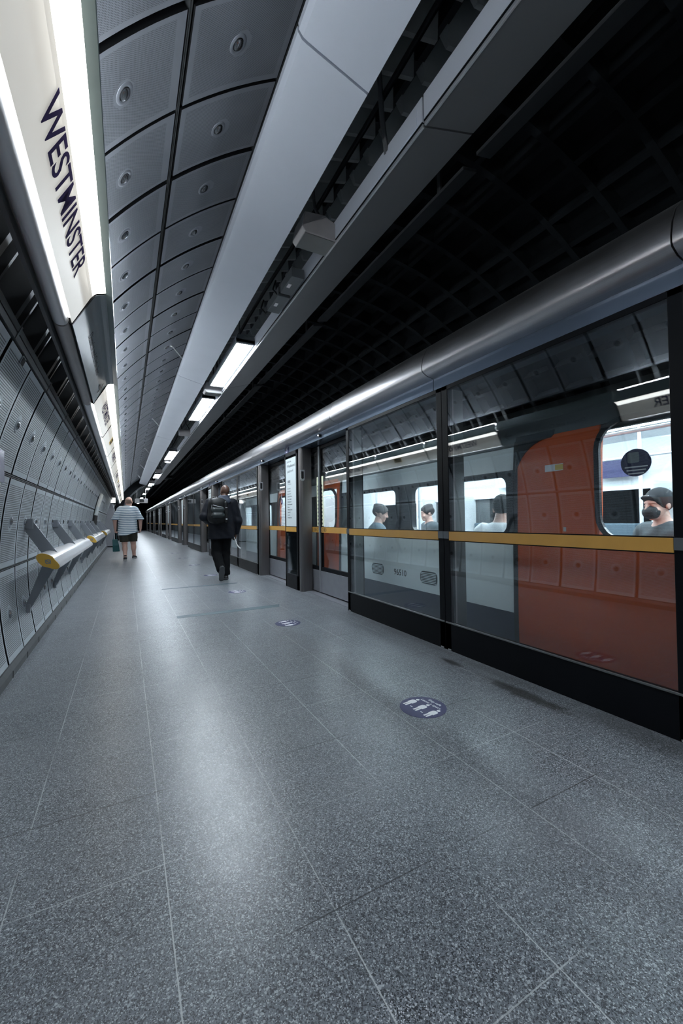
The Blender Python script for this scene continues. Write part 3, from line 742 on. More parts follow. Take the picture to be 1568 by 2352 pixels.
# plain threshold plates along the doors
th = MB(); th.box(2.44, 2.66, YB, 62, -.004, .004, 'door_metal'); struct(th.build('trim_5'))

# ================================================================== TRAIN
tx = 2.75
train = thing('train', 'underground train with orange red doors standing behind the glass screens', 'train', (0, 0, 0))
PROF = [(2.76, -.75), (2.74, -.3), (2.735, .33), (2.745, .95), (2.76, 1.46), (2.775, 1.66), (2.82, 1.80), (2.92, 1.93), (3.10, 2.04), (3.4, 2.11), (4.05, 2.14)]
def side_x(z):
    for (x0, z0), (x1, z1) in zip(PROF[:-1], PROF[1:]):
        if z0 <= z <= z1: return x0+(x1-x0)*(z-z0)/(z1-z0)
    return PROF[-1][0]
TY0, TY1 = -6.0, 12.4
DOORS = [(-3.2, -1.6), (.78, 2.205), (5.2, 6.0), (7.15, 7.95)]
WINS = [(-1.4, .55), (2.24, 3.56), (3.77, 4.95), (6.25, 6.95), (8.25, 9.6), (9.8, 11.3)]
ZW0, ZW1 = .945, 1.445
def strip(mb, z0, z1, y0, y1, mat, off=0.0, t=.04):
    zs = [z0]+[z for _, z in PROF if z0 < z < z1]+[z1]
    P = [(side_x(z)+off, z) for z in zs]; mb.prism(P+[(x+t, z) for x, z in reversed(P)], y0, y1, mat)
body = MB()
cuts = sorted([TY0, TY1]+[v for d in DOORS+WINS for v in d])
for a, b in zip(cuts[:-1], cuts[1:]):
    if any(abs(a-d[0]) < 1e-6 for d in DOORS): continue
    w = any(abs(a-d[0]) < 1e-6 for d in WINS)
    strip(body, -.75, .333, a, b, 'train_navy'); strip(body, .333, .92, a, b, 'train_white')
    if not w: strip(body, .92, 1.475, a, b, 'train_dark')
    else: strip(body, .92, ZW0, a, b, 'train_dark'); strip(body, ZW1, 1.475, a, b, 'train_dark')
    strip(body, 1.475, 1.66, a, b, 'train_white')
strip(body, 1.66, 2.1399, TY0, TY1, 'train_roof')
body.box(4.0, 5.40, TY0, TY1, 2.10, 2.14, 'train_roof'); body.box(5.34, 5.40, TY0, TY1, -.75, .80, 'train_roof'); body.box(5.34, 5.40, TY0, TY1, 1.5, 2.12, 'train_roof')
for k in range(4): body.box(5.34, 5.40, TY0+k*5.4, TY0+k*5.4+1.6, .8, 1.5, 'train_roof')
body.box(2.77, 5.38, TY1-.05, TY1, -.7, 2.1, 'train_white'); body.box(2.77, 5.38, TY0, TY0+.05, -.7, 2.1, 'train_white')
body.box(2.79, 5.36, TY0, TY1, -.12, .02, 'cab_floor')
for yy in (2.9, 8.6): body.box(2.728, 2.74, yy-.004, yy+.004, .34, .92, 'train_navy')
body.build('car_body', train, 30)
def trainM(y, z): return fmat((side_x(z)-.001, y, z), (0, -1, 0), (0, 0, 1))
for i, (a, b) in enumerate(WINS):
    T = fmat((side_x(1.1)-.006, 0, 0), (0, -1, 0), (0, 0, 1)); W = MB()
    W.ring([(-b-.02, 1.465), (-b-.02, .76), (-a+.02, .76), (-a+.02, 1.465)] if False else rrect(-b-.02, -a+.02, .925, 1.465, .01), rrect(-b+.045, -a-.045, ZW0+.02, ZW1-.02, .07), .05, 'train_dark', fmat((side_x(1.1)+.03, 0, 0), (0, -1, 0), (0, 0, 1)))
    w = W.build('window', train)
    g = MB(); g.box(side_x(1.1)+.012, side_x(1.1)+.018, a+.03, b-.03, ZW0+.01, ZW1-.01, 'train_glass'); g.build('pane', w)
for i, (a, b) in enumerate(DOORS):
    d = MB(); wide = b-a > 1.2
    ywa, ywb = (a+.02, a+.76) if wide else (a+.12, b-.12)
    if wide: ywa, ywb = .92 if a > 0 else a+.1, (1.56 if a > 0 else a+.75)
    zt = 1.70 if wide else 1.55; z0w = .93
    for (p, q) in ((a, ywa), (ywb, b)): strip(d, -.72, zt+.02 if wide else 1.66, p, q, 'train_red', -.012, .045)
    strip(d, -.72, z0w, ywa, ywb, 'train_red', -.012, .045); strip(d, zt, 1.74, ywa, ywb, 'train_red', -.012, .045)
    strip(d, 1.70, 1.83, a, b, 'train_roof', -.016, .03)  # roof colour stands in for the roof's shade on the red door head
    for e in (a, b): d.box(side_x(0)-.016, side_x(0)+.03, e-.02, e+.02, -.7, .3, 'rubber'); strip(d, .3, 1.7, e-.02, e+.02, 'rubber', -.016, .05)
    do = d.build('door', train, 30)
    n = MB(); n.ring(rrect(-ywb-.02, -ywa+.02, z0w-.02, zt+.02, .19), rrect(-ywb+.012, -ywa-.012, z0w+.012, zt-.012, .16), .025, 'train_dark', fmat((side_x(1.2)-.001, 0, 0), (0, -1, 0), (0, 0, 1)))
    n.build('window_seal', do)
    g = MB(); strip(g, z0w, zt, ywa, ywb, 'train_glass', .012, .006); g.build('pane', do)
    # dark curved corner of the body side over the door head
    cn = MB(); rr_ = .30; pts = [(b+.01, 1.735)]+[(b-rr_+rr_*math.cos(R(q)), 1.68-rr_+rr_*math.sin(R(q))) for q in range(0, 91, 9)]+[(b-rr_-.02, 1.70), (b-rr_-.02, 1.735)]
    pts[1] = (b-.005, 1.38)
    if wide and a > 0:
        n_ = len(pts); cv = [(side_x(z_)-.024, y_, z_) for y_, z_ in pts]+[(side_x(z_)-.004, y_, z_) for y_, z_ in pts]
        cn.add(cv, [(i, (i+1) % n_, n_+(i+1) % n_, n_+i) for i in range(n_)]+[tuple(range(n_)), tuple(range(n_, 2*n_))], 'train_dark'); cn.build('corner_cover', do)
    if wide:
        lb = MB(); lb.box(side_x(1.45)-.015, side_x(1.45), b-.40, b-.26, 1.425, 1.475, 'white_ink'); lb.box(side_x(1.45)-.0155, side_x(1.45), b-.40, b-.34, 1.43, 1.47, 'gold_ink'); lb.build('door_notice', do)
        hs = MB(); hs.box(side_x(1.0)-.0135, side_x(1.0), b-.42, b-.40, .99, 1.02, 'silver'); hs.build('door_button', do)
# round navy sticker on the door window
dk = MB(); Td = fmat((side_x(1.42)+.010, 1.35, 1.42), (0, -1, 0), (0, 0, 1)); dk.plate(circle(.085, 36), .002, 'navy', Td)
dk.plate(rrect(-.045, .02, .0, .065, .01), .003, 'grey_ink', Td)
for i in range(3): dk.plate([(-.062+.01*i, -.03-.02*i), (.065-.01*i, -.03-.02*i), (.065-.01*i, -.022-.02*i), (-.062+.01*i, -.022-.02*i)], .003, 'white_ink', Td)
dk.build('round_sticker', train)
for y in (3.27, 4.22, 9.3, 10.6):
    g = MB(); T = trainM(y, .485); g.plate(rrect(-.13, .13, -.065, .065, .05), .004, 'train_dark', T)
    for i in range(7): g.box(-.115, .115, -.052+i*.016, -.046+i*.016, .004, .008, 'train_white', T)
    g.build('vent_grille', train)
text('car_number', '96510', .095, 'black_ink', train, trainM(3.76, .455), align='CENTER', bold=.001)
# interior
it = MB()
it.box(3.3, 3.75, TY0+.1, TY1-.1, 2.045, 2.06, 'cab_white'); it.box(4.35, 4.8, TY0+.1, TY1-.1, 2.03, 2.05, 'cab_white')
strip(it, 1.73, 2.05, TY0+.1, TY1-.1, 'cab_white', .045, .012)
it.prism([(5.32, 1.45), (5.30, 1.65), (5.1, 1.95), (4.8, 2.05), (4.8, 2.07), (5.34, 2.07), (5.34, 1.45)], TY0+.1, TY1-.1, 'cab_white')
it.box(5.315, 5.335, TY0+.1, TY1-.1, .0, .85, 'cab_white')
it.box(2.79, 2.80, TY0+.1, -3.3, 0, .93, 'cab_white'); it.box(2.79, 2.80, 2.25, 5.15, 0, .93, 'cab_white'); it.box(2.79, 2.80, 8.0, TY1-.1, 0, .93, 'cab_white')
for y in (-1.5, 2.22, 5.1, 6.1, 8.1): it.box(2.79, 3.28, y-.012, y+.012, .0, 1.46, 'cab_white'); it.box(4.85, 5.32, y-.012, y+.012, 0, 1.46, 'cab_white')
it.build('interior_lining', train, 30)
lt = MB(); lt.box(3.40, 3.62, TY0+.3, TY1-.3, 2.03, 2.044, 'e_train'); lt.box(4.48, 4.70, TY0+.3, TY1-.3, 2.015, 2.029, 'e_train'); lt.build('ceiling_light_strip', train)
for a, b in ((2.3, 5.05), (8.2, 12.0), (-1.4, .6)):
    s = MB(); s.box(2.81, 3.22, a, b, .30, .42, 'seat_fabric'); s.box(2.81, 2.89, a, b, .42, .80, 'seat_fabric'); s.box(2.84, 3.18, a, b, .02, .30, 'cab_floor'); s.build('bench_seat', train, bevel=.02)
    s = MB(); s.box(4.90, 5.31, a, b, .30, .42, 'seat_fabric'); s.box(5.23, 5.31, a, b, .42, 1.0, 'seat_fabric'); s.box(4.94, 5.28, a, b, .02, .30, 'cab_floor'); s.build('bench_seat', train, bevel=.02)
for x, y in ((3.32, 1.30), (3.32, 2.3), (3.32, 3.42), (3.32, 4.12), (4.8, 2.3), (4.8, 5.0), (3.32, 5.12), (3.32, 8.2), (4.8, 8.2)):
    s = MB(); s.tube([(x, y, .02), (x, y, 2.04)], .017, 'pole', 12); s.build('grab_pole', train, 50)
for x in (3.32, 4.8):
    s = MB(); s.tube([(x, -5.6, 1.72), (x, 12, 1.72)], .015, 'pole', 10); s.build('grab_rail', train, 50)
s = MB(); s.box(5.28, 5.33, TY0+.2, TY1-.2, 1.40, 1.45, 'pole'); s.build('window_ledge', train)
for y, m in ((2.75, 'navy'), (3.45, 'info'), (4.3, 'info'), (9, 'navy'), (1.3, 'info')):
    s = MB(); s.box(5.19, 5.2, y-.25, y+.25, 1.55, 1.78, m, Matrix.Translation((0, 0, 0))); s.build('advert_card', train)

# ================================================================== WALL FITTINGS
def perch(y0, L, label, brk, lng=True):
    t = thing('perch_seat', label, 'seat', (-.565, y0, .785), group='white perch seats on the wall')
    prof = []
    for k in range(20):
        a = 2*math.pi*k/20; x = .096*math.cos(a); z = .050*math.sin(a)*(1 if math.cos(a) < .2 else .8)
        c, s = math.cos(R(-38)), math.sin(R(-38)); prof.append((x*c-z*s, x*s+z*c))
    b = MB(); b.prism(prof, .012, L, 'perch'); b.build('seat_tube', t, 40)
    e = MB(); e.prism([(x*.985, z*.985) for x, z in prof], .0, .012, 'yellow_cap'); cap = e.build('end_cap', t)
    g = MB(); T = fmat((0, -.001, 0), (math.cos(R(-38)), 0, math.sin(R(-38))), (-math.sin(R(-38)), 0, math.cos(R(-38))))
    g.ring(circle(.020, 24), circle(.013, 24), .002, 'grey_ink', T); g.plate([(-.026, -.004), (.026, -.004), (.026, .004), (-.026, .004)], .0025, 'grey_ink', T); g.build('emblem', cap)
    for yb in brk:
        k = MB()
        xw = -.775+.565
        k.box(xw-.03, xw+.05, yb-.035, yb+.035, .27, .36, 'bracket')
        k.plate([(xw-.01, .34), (xw+.045, .34), (.02, .045), (.03, .0), (-.07, .0), (xw-.005, .24)], .016, 'bracket', fmat((0, yb+.008, 0), (1, 0, 0), (0, 0, 1)))
        k.plate([(-.075, .0), (.02, -.03), (.0, -.08), (xw+.03, -.44), (xw-.02, -.44)], .016, 'bracket', fmat((0, yb+.008, 0), (1, 0, 0), (0, 0, 1)))
        k.box(xw-.03, xw+.03, yb-.03, yb+.03, -.47, -.40, 'bracket')
        k.build('bracket', t, bevel=.003)
    return t
perch(4.10, 3.9, 'nearest white perch seat with a yellow end cap on the left wall', [.40, 1.92, 3.42])
perch(9.05, 3.75, 'second white perch seat down the left wall, before the far roundel', [.43, 1.75, 3.2])
perch(14.15, 3.7, 'third and farthest white perch seat by the grey cabinet', [.44, 1.87, 3.3])

t = thing('station_roundel', 'large red ring and blue bar station roundel cut by the left edge', 'sign', (-.53, 1.92, 1.37)); r = .42
T = fmat((0, 0, 0), (0, 1, 0), (0, 0, 1))
b = MB(); b.ring(circle(r*1.05, 64), circle(r*.60, 64), .012, 'white_paint', T); b.plate([(-1.26*r, -.21*r), (1.26*r, -.21*r), (1.26*r, .21*r), (-1.26*r, .21*r)], .011, 'silver', T); b.build('backing', t)
b = MB(); b.ring(circle(r, 64), circle(r*.65, 64), .018, 'red_enamel', T); b.build('ring', t)
b = MB(); b.plate([(-1.235*r, -.18*r), (1.235*r, -.18*r), (1.235*r, .18*r), (-1.235*r, .18*r)], .026, 'blue_enamel', T); b.build('bar', t)
text('lettering', 'WESTMINSTER', r*.25, 'white_ink', t, T @ Matrix.Translation((0, -.09*r, .028)), align='CENTER')
for q in (-.25, .25):
    b = MB(); b.tube([(0, q, .0), (-.235, q, .0)], .012, 'rail', 8); b.build('standoff', t)
t = thing('poster', 'far poster with white top and dark foot on the left wall', 'poster', (0, 13.1, 0))
for nm_, a, b_, m_ in (('white_field', 160.6, 166.6, 'white_paint'), ('grey_field', 166.6, 170.6, 'info'), ('dark_field', 170.6, 175.4, 'black_ink')):
    b = MB(); n = 5
    for i in range(n):
        q0, q1 = a+(b_-a)*i/n, a+(b_-a)*(i+1)/n
        b.prism([cyl(q0, RR-.05), cyl(q1, RR-.05), cyl(q1, RR-.02), cyl(q0, RR-.02)], -.5, .5, m_)
    b.build(nm_, t, 40)
t = thing('wall_plate', 'small black plate with a pale border at the top of the left wall', 'plate', (0, 2.99, 0)); x, z = cyl(157.75, RR-.004); n = Vector((XC-x, 0, ZC-z)).normalized()
T = fmat((x, 0, z), (0, 1, 0), n.cross(Vector((0, 1, 0)))); b = MB(); b.plate([(-.035, -.028), (.035, -.028), (.035, .028), (-.035, .028)], .003, 'silver', T); b.build('border', t)
b = MB(); b.plate([(-.029, -.022), (.029, -.022), (.029, .022), (-.029, .022)], .0045, 'black_ink', T); b.build('face', t)
t = thing('wall_cabinet', 'tall grey cabinet standing against the far left wall', 'cabinet', (-.72, 20.75, 0))
b = MB(); b.prism([(-.16, .05), (.27, .05), (.27, 1.7), (.22, 1.92), (.12, 2.02), (-.0, 2.02), (-.12, 1.5)], 0, 1.3, 'cabinet'); b.build('carcass', t, bevel=.006)
b = MB(); b.box(-.15, .26, .01, 1.29, 0, .05, 'black'); b.build('plinth', t)
t = thing('illuminated_sign', 'small square lit white sign above the far grey cabinet', 'sign', (-.5, 20.68, 2.09))
b = MB(); b.box(-.115, .115, 0, .06, -.115, .115, 'box_grey'); b.box(-.02, .02, .02, .05, .11, .5, 'box_grey'); b.build('case', t)
b = MB(); b.box(-.108, .108, -.004, 0, -.108, .108, 'e_sign'); b.build('face', t)
b = MB(); b.box(-.07, .06, -.006, -.004, .055, .067, 'grey_ink'); b.box(-.06, .05, -.006, -.004, .02, .026, 'grey_ink'); b.box(-.06, .02, -.006, -.004, -.01, -.004, 'grey_ink'); b.build('writing', t)
t = thing('hanging_sign', 'dark grey hanging sign board across the far end of the platform', 'sign', (.9, 29, 2.46))
b = MB(); b.box(-.38, .38, 0, .12, -.14, .14, 'box_grey'); b.build('case', t, bevel=.01)
b = MB(); b.box(-.10, .16, -.006, 0, -.09, .09, 'black_ink'); b.build('display', t)
for q in (-.25, .25):
    b = MB(); b.tube([(q, .06, .13), (q, .06, 1.1)], .015, 'box_grey', 8); b.build('hanger', t)

# ================================================================== FLOOR MARKS
STK = ['nearest round navy distancing sticker, largest on the floor', 'second round navy distancing sticker, left of the first sliding door', 'third round navy floor sticker, in front of the man in the jacket', 'fourth round navy floor sticker, by the feet of the man in the jacket', 'fifth round floor sticker, beyond the man in the jacket', 'sixth round floor sticker, small and far', 'farthest round floor sticker, beside the man in stripes']
fig = [(-.018, -.055), (-.004, -.055), (-.002, -.005), (.002, -.005), (.004, -.055), (.018, -.055), (.018, .0), (.026, .0), (.024, .048), (.012, .058), (-.012, .058), (-.024, .048), (-.026, .0), (-.018, .0)]
stk = None
for i in range(7):
    y = 1.89+2.228*i; loc = (1.522, y, .0)
    if stk is None:
        t = thing('floor_sticker', STK[i], 'floor sticker', loc, group='distancing stickers on the floor')
        b = MB(); b.plate(circle(.134, 48), .0015, 'navy'); b.build('disc', t)
        b = MB(); ca = R(-86); RT = Matrix.Rotation(ca, 4, 'Z')
        for j, (px, py) in enumerate(((-.086, -.006), (.0, -.006), (.086, -.006))):
            Tm = Matrix.Translation((0, 0, .0015)) @ RT @ Matrix.Translation((px, py-.018, 0))
            sc_ = .80; b.plate([(p*sc_, q*sc_) for p, q in fig], .0004, 'white_ink', Tm); b.plate(circle(.011, 16, 0, .062), .0004, 'white_ink', Tm)
            if j < 2: b.plate([(.034, -.030), (.052, -.030), (.052, -.024), (.034, -.024)], .0004, 'white_ink', Tm)
        b.build('pictogram', t)
        for s, yy in (('Stay safe', .098), ('Leave a space', .066)):
            text('lettering', s, .029, 'white_ink', t, Matrix.Translation((0, 0, .0018)) @ RT @ Matrix.Translation((0, yy-.012, 0)), align='CENTER', ext=.0002)
        stk = t
    else: copy_of(stk, loc, STK[i])
for y0, y1, x0, x1, lab in ((4.925, 5.12, .515, 1.77, 'near teal grey strip across the floor'), (7.15, 7.30, .515, 1.76, 'far teal grey strip across the floor by the jacket man'),):
    b = MB(); h = .0012; b.plate([(x0, y0+.05), (x1-.05, y0+.03), (x1, y1-.02), (x0, y1-.03)], h, 'strip'); tag(b.build('floor_strip'), lab, 'floor strip', 'strips across the floor')  # thin teal grey quad lying on the floor

# ================================================================== PEOPLE
def nets(fn, lo, hi, h):
    lo, hi = np.array(lo, float), np.array(hi, float); n = np.ceil((hi-lo)/h).astype(int)+1
    ax = [lo[i]+h*np.arange(n[i]) for i in range(3)]
    P = np.stack(np.meshgrid(*ax, indexing='ij'), -1); F = fn(P.reshape(-1, 3)).reshape(n); S = F < 0
    c = [(i, j, k) for i in (0, 1) for j in (0, 1) for k in (0, 1)]
    sl = lambda A, o: A[o[0]:n[0]-1+o[0], o[1]:n[1]-1+o[1], o[2]:n[2]-1+o[2]]
    st = sum(sl(S, o).astype(int) for o in c); act = (st > 0) & (st < 8)
    acc = np.zeros(act.shape+(3,)); cn = np.zeros(act.shape)
    for a in c:
        for ax_ in range(3):
            if a[ax_]: continue
            b = list(a); b[ax_] = 1; fa, fb = sl(F, a), sl(F, tuple(b)); x = (fa < 0) != (fb < 0)
            t = np.where(x, fa/np.where(x, fa-fb, 1), 0); p = np.zeros(act.shape+(3,)); p[...] = a; p[..., ax_] = t
            acc += np.where(x[..., None], p, 0); cn += x
    idx = -np.ones(act.shape, int); w = np.argwhere(act); idx[tuple(w.T)] = np.arange(len(w))
    V = lo+h*(w+acc[tuple(w.T)]/cn[tuple(w.T)][:, None]); Fc = []
    for ax_ in range(3):
        u, v = (ax_+1) % 3, (ax_+2) % 3
        A = np.take(S, range(n[ax_]-1), ax_); B = np.take(S, range(1, n[ax_]), ax_)
        for e in np.argwhere(A != B):
            if min(e[u], e[v]) < 1 or e[u] > n[u]-2 or e[v] > n[v]-2: continue
            q = []
            for du, dv in ((0, 0), (1, 0), (1, 1), (0, 1)):
                g = e.copy(); g[u] -= 1-du; g[v] -= 1-dv; q.append(idx[tuple(g)])
            Fc.append(q if A[tuple(e)] else q[::-1])
    return V, Fc
def d_cap(P, a, b, ra, rb):
    a, b = np.array(a, float), np.array(b, float); ab = b-a; t = np.clip(((P-a)@ab)/max(ab@ab, 1e-9), 0, 1)
    return np.linalg.norm(P-a-t[:, None]*ab, axis=1)-(ra+(rb-ra)*t)
def d_ell(P, c, r, Rm=None):
    q = P-np.array(c, float)
    if Rm is not None: q = q@Rm
    r = np.array(r, float); k0 = np.linalg.norm(q/r, axis=1); k1 = np.linalg.norm(q/r**2, axis=1)
    return k0*(k0-1)/np.maximum(k1, 1e-6)
def smin(a, b, k):
    h = np.clip(.5+.5*(b-a)/k, 0, 1); return b+(a-b)*h-k*h*(1-h)
class SDF:
    def __init__(s): s.p = []; s.cut = []; s.w = 0
    def cap(s, a, b, ra, rb, k=.03): s.p.append(('c', a, b, ra, rb, k)); return s
    def ell(s, c, r, k=.03, Rm=None): s.p.append(('e', c, r, Rm, k)); return s
    def sub(s, c, r, k=.01, Rm=None): s.p.append(('s', c, r, Rm, k)); return s
    def plane(s, n, d): s.cut.append((np.array(n, float), d)); return s     # keep n.p < d
    def __call__(s, P):
        d = np.full(len(P), 9.0)
        for q in s.p:
            if q[0] == 'c': d = smin(d, d_cap(P, *q[1:5]), q[5])
            elif q[0] == 'e': d = smin(d, d_ell(P, q[1], q[2], q[3]), q[4])
            else: d = -smin(-d, d_ell(P, q[1], q[2], q[3]), q[4])
        if s.w: d = d+s.w*(np.sin(P[:, 2]*38+P[:, 0]*21+3*np.sin(P[:, 1]*9))*np.sin(P[:, 0]*17+P[:, 2]*11))
        for n, dd in s.cut: d = np.maximum(d, P@n-dd)
        return d
    def bounds(s, m=.05):
        pts = []
        for q in s.p:
            if q[0] == 'c':
                for c, r in ((q[1], q[3]), (q[2], q[4])): pts += [np.array(c)-r, np.array(c)+r]
            elif q[0] == 'e': r = max(q[2]); pts += [np.array(q[1])-r, np.array(q[1])+r]
        pts = np.array(pts); return pts.min(0)-m, pts.max(0)+m
def sdf_obj(name, parts, mats, parent):
    """several SDFs (each with its cell size and material) joined into one mesh object"""
    V, F, MI, off = [], [], [], 0; ml = []
    for f, h, mat in parts:
        lo, hi = f.bounds(); v, fc = nets(f, lo, hi, h)
        if mat not in ml: ml.append(mat)
        V.append(v); F += [[i+off for i in q] for q in fc]; MI += [ml.index(mat)]*len(fc); off += len(v)
    me = bpy.data.meshes.new(name); me.from_pydata([tuple(p) for p in np.concatenate(V)], [], [tuple(q) for q in F])
    for m_ in ml: me.materials.append(M[m_])
    me.polygons.foreach_set('material_index', MI); me.polygons.foreach_set('use_smooth', [True]*len(F)); me.update()
    return link(name, me, parent)
def rotm(yaw=0, pitch=0, roll=0):
    return np.array((Matrix.Rotation(R(yaw), 3, 'Z') @ Matrix.Rotation(R(pitch), 3, 'X') @ Matrix.Rotation(R(roll), 3, 'Y')))
def head_sdf(c, Rm, s=1.0):
    """head centred at c, looking along Rm @ +y, with brow, eye hollows and eyes, nose, mouth, chin, ears"""
    f = SDF(); g = lambda x, y, z: np.array(c)+Rm@(np.array((x, y, z))*s)
    f.ell(g(0, -.012, .03), np.array((.076, .096, .092))*s, .01, Rm); f.ell(g(0, .018, -.045), np.array((.058, .070, .075))*s, .03, Rm)
    f.ell(g(0, .062, -.098), np.array((.026, .022, .018))*s, .02, Rm); f.ell(g(0, .078, .022), np.array((.05, .014, .010))*s, .02, Rm)
    for sx in (-1, 1):
        f.sub(g(.031*sx, .094, .0), np.array((.020, .018, .013))*s, .012, Rm); f.ell(g(.031*sx, .076, -.001), np.array((.0125, .0115, .0115))*s, .002, Rm)
        f.ell(g(.078*sx, -.008, -.008), np.array((.010, .020, .031))*s, .006, Rm); f.sub(g(.088*sx, -.004, -.006), np.array((.005, .011, .017))*s, .004, Rm)
        f.ell(g(.040*sx, .062, -.040), np.array((.022, .020, .020))*s, .02, Rm)
    f.cap(g(0, .088, .012), g(0, .108, -.030), .009*s, .013*s, .012); f.ell(g(0, .102, -.034), np.array((.017, .011, .009))*s, .008, Rm)
    f.ell(g(0, .084, -.062), np.array((.024, .010, .007))*s, .006, Rm); f.ell(g(0, .082, -.073), np.array((.021, .011, .007))*s, .004, Rm)
    return f
def hand_sdf(w, d, palm, side, curl=35, s=1.0):
    """hand from wrist w along d, palm normal, side=+1 thumb to the (d x palm) side; five separate bent fingers"""
    d = np.array(d, float)/np.linalg.norm(d); p = np.array(palm, float); p -= d*(p@d); p /= np.linalg.norm(p); a = np.cross(d, p)*side; w = np.array(w, float); f = SDF()
    q = lambda x, y, z: w+(d*x+a*y+p*z)*s
    f.cap(q(-.02, 0, 0), q(.02, 0, 0), .025*s, .026*s, .01)
    for y in (-.026, -.009, .009, .026): f.cap(q(.015, y*.7, 0), q(.082, y, 0), .016*s, .0125*s, .014)
    for y, L, r in ((.028, .070, .0085), (.009, .078, .009), (-.010, .073, .0085), (-.028, .058, .0075)):
        b = q(.084, y, 0); an = 0; seg = (L*.45, L*.32, L*.25)
        for i, sl in enumerate(seg):
            an += R(curl*(1, 1.15, .8)[i]); e = b+(d*math.cos(an)+p*math.sin(an))*sl*s; f.cap(b, e, (r-.0006*i)*s, (r-.0006*(i+1))*s, .003); b = e
    b = q(.022, .022, .006); e = q(.052, .050, .022); f.cap(b, e, .013*s, .010*s, .01); e2 = q(.080, .050, .036); f.cap(e, e2, .010*s, .008*s, .004)
    return f
def V3(*a): return np.array(a, float)
def shoe(name, ank, toe, parent, sole, up=(0, 0, 1)):
    """shoe along ankle->toe direction; sole plane normal 'up'"""
    ank, toe = V3(*ank), V3(*toe); d = toe-ank; L = np.linalg.norm(d); d /= L; u = V3(*up); u -= d*(u@d); u /= np.linalg.norm(u)
    base = ank-u*.098
    f = SDF(); f.cap(base-d*.055+u*.04, base+d*.04+u*.045, .042, .042, .03); f.cap(base+d*.04+u*.035, base+d*.15+u*.028, .044, .040, .03); f.cap(ank-u*.03, ank+u*.015, .046, .046, .02)
    f.plane(-u, -(u@base)-.012)
    o = sdf_obj(name, [(f, .010, 'shoe')], None, parent)
    g = SDF(); g.cap(base-d*.06+u*.012, base+d*.03+u*.012, .045, .045, .03); g.cap(base+d*.03+u*.012, base+d*.155+u*.012, .047, .044, .03); g.plane(u, u@base+.026).plane(-u, -(u@base))
    sdf_obj('sole', [(g, .009, sole)], None, o); return o

# ---- the man in stripes (walking away from the camera)
m1 = thing('person', 'heavy bald man in a striped polo and shorts walking away', 'person', (.06, 13.55, 0))
J = dict(hipL=V3(-.10, .0, .90), hipR=V3(.11, .0, .90), kneeL=V3(-.085, .03, .49), kneeR=V3(.14, .18, .51), ankL=V3(-.07, -.20, .10), ankR=V3(.165, .26, .105),
         shL=V3(-.215, 0, 1.47), shR=V3(.215, 0, 1.47), elL=V3(-.335, -.03, 1.17), elR=V3(.335, .0, 1.17), wrL=V3(-.325, .06, .90), wrR=V3(.34, .10, .91))
hc = V3(.03, .04, 1.70); hR = rotm(-6, -6)
f = SDF(); f.ell((0, 0, 1.28), (.19, .125, .26), .05); f.ell((0, .01, 1.02), (.20, .13, .20), .05); f.cap((0, 0, 1.5), hc-V3(0, .02, .06), .085, .080, .05)
for s in 'LR':
    f.cap(J['hip'+s], J['knee'+s], .115, .076, .05); f.cap(J['knee'+s], J['ank'+s], .072, .046, .03); f.ell(J['knee'+s]*.62+J['ank'+s]*.38-V3(0, .025, 0), (.070, .070, .115), .03)
    f.cap(J['sh'+s], J['el'+s], .058, .055, .03); f.cap(J['el'+s], J['wr'+s], .056, .034, .02); f.cap(J['sh'+s], (0, 0, 1.44), .055, .07, .02)
    f.cap(J['ank'+s], J['ank'+s]+V3(0, .12, -.06), .042, .034, .02)
sdf_obj('body', [(f, .014, 'skin_pale'), (head_sdf(hc, hR, 1.2), .009, 'skin_pale'), (hand_sdf(J['wrL'], (0, .10, -1), (1, .2, 0), -1, 60, 1.1), .006, 'skin_pale'), (hand_sdf(J['wrR'], (0, .15, -1), (-1, .2, 0), 1, 35, 1.1), .006, 'skin_pale')], None, m1)
f = SDF(); f.ell((0, -.005, 1.33), (.235, .180, .22), .03); f.cap((-.085, .0, .70), (-.07, 0, 1.25), .182, .172, .05); f.cap((.085, .0, .70), (.07, 0, 1.25), .182, .172, .05)
f.cap((-.17, 0, 1.478), (.17, 0, 1.478), .100, .100, .06); f.cap((0, -.01, 1.52), (0, .01, 1.585), .088, .080, .03)
f.w = .0035; torso_f = f
f2 = SDF()
for s in 'LR': f2.cap(J['sh'+s]*.9+V3(0, 0, .147-.012), J['el'+s], .100, .098, .03)
f2.w = .003
def shirt_cut(P):
    d = torso_f(P); hem = .715+.09*np.clip((P[:, 0]+.05)/.28, 0, 1)
    d = np.maximum(np.maximum(d, hem-P[:, 2]), P[:, 2]-1.60)
    e = np.maximum(f2(P), 1.175-P[:, 2])
    return smin(d, e, .02)
class FnS:
    def __init__(s, fn, b): s.fn, s.b = fn, b
    def __call__(s, P): return s.fn(P)
    def bounds(s): return s.b
lo_, hi_ = torso_f.bounds(); lo_[0], hi_[0] = -.52, .52
sdf_obj('polo_shirt', [(FnS(shirt_cut, (lo_, hi_)), .011, 'stripes')], None, m1)
f = SDF()
for s in 'LR': f.cap(J['hip'+s], J['knee'+s], .150, .118, .02)
f.ell((0, .0, .86), (.21, .155, .15), .03); f.plane((0, 0, 1), .90).plane((0, 0, -1), -.525); f.w = .004; sdf_obj('shorts', [(f, .011, 'shorts')], None, m1)
f = SDF(); f.ell(hc+hR@V3(0, -.020, .018)*1.2, V3(.083, .102, .090)*1.2, .01, hR); hcut = hR@V3(.18, .55, .80); f.plane(hcut, hcut@(hc+hR@V3(0, -.085, .03)*1.2)); f.plane((0, 0, -1), -(hc[2]-.075)); sdf_obj('hair_fringe', [(f, .009, 'hair_grey')], None, m1)
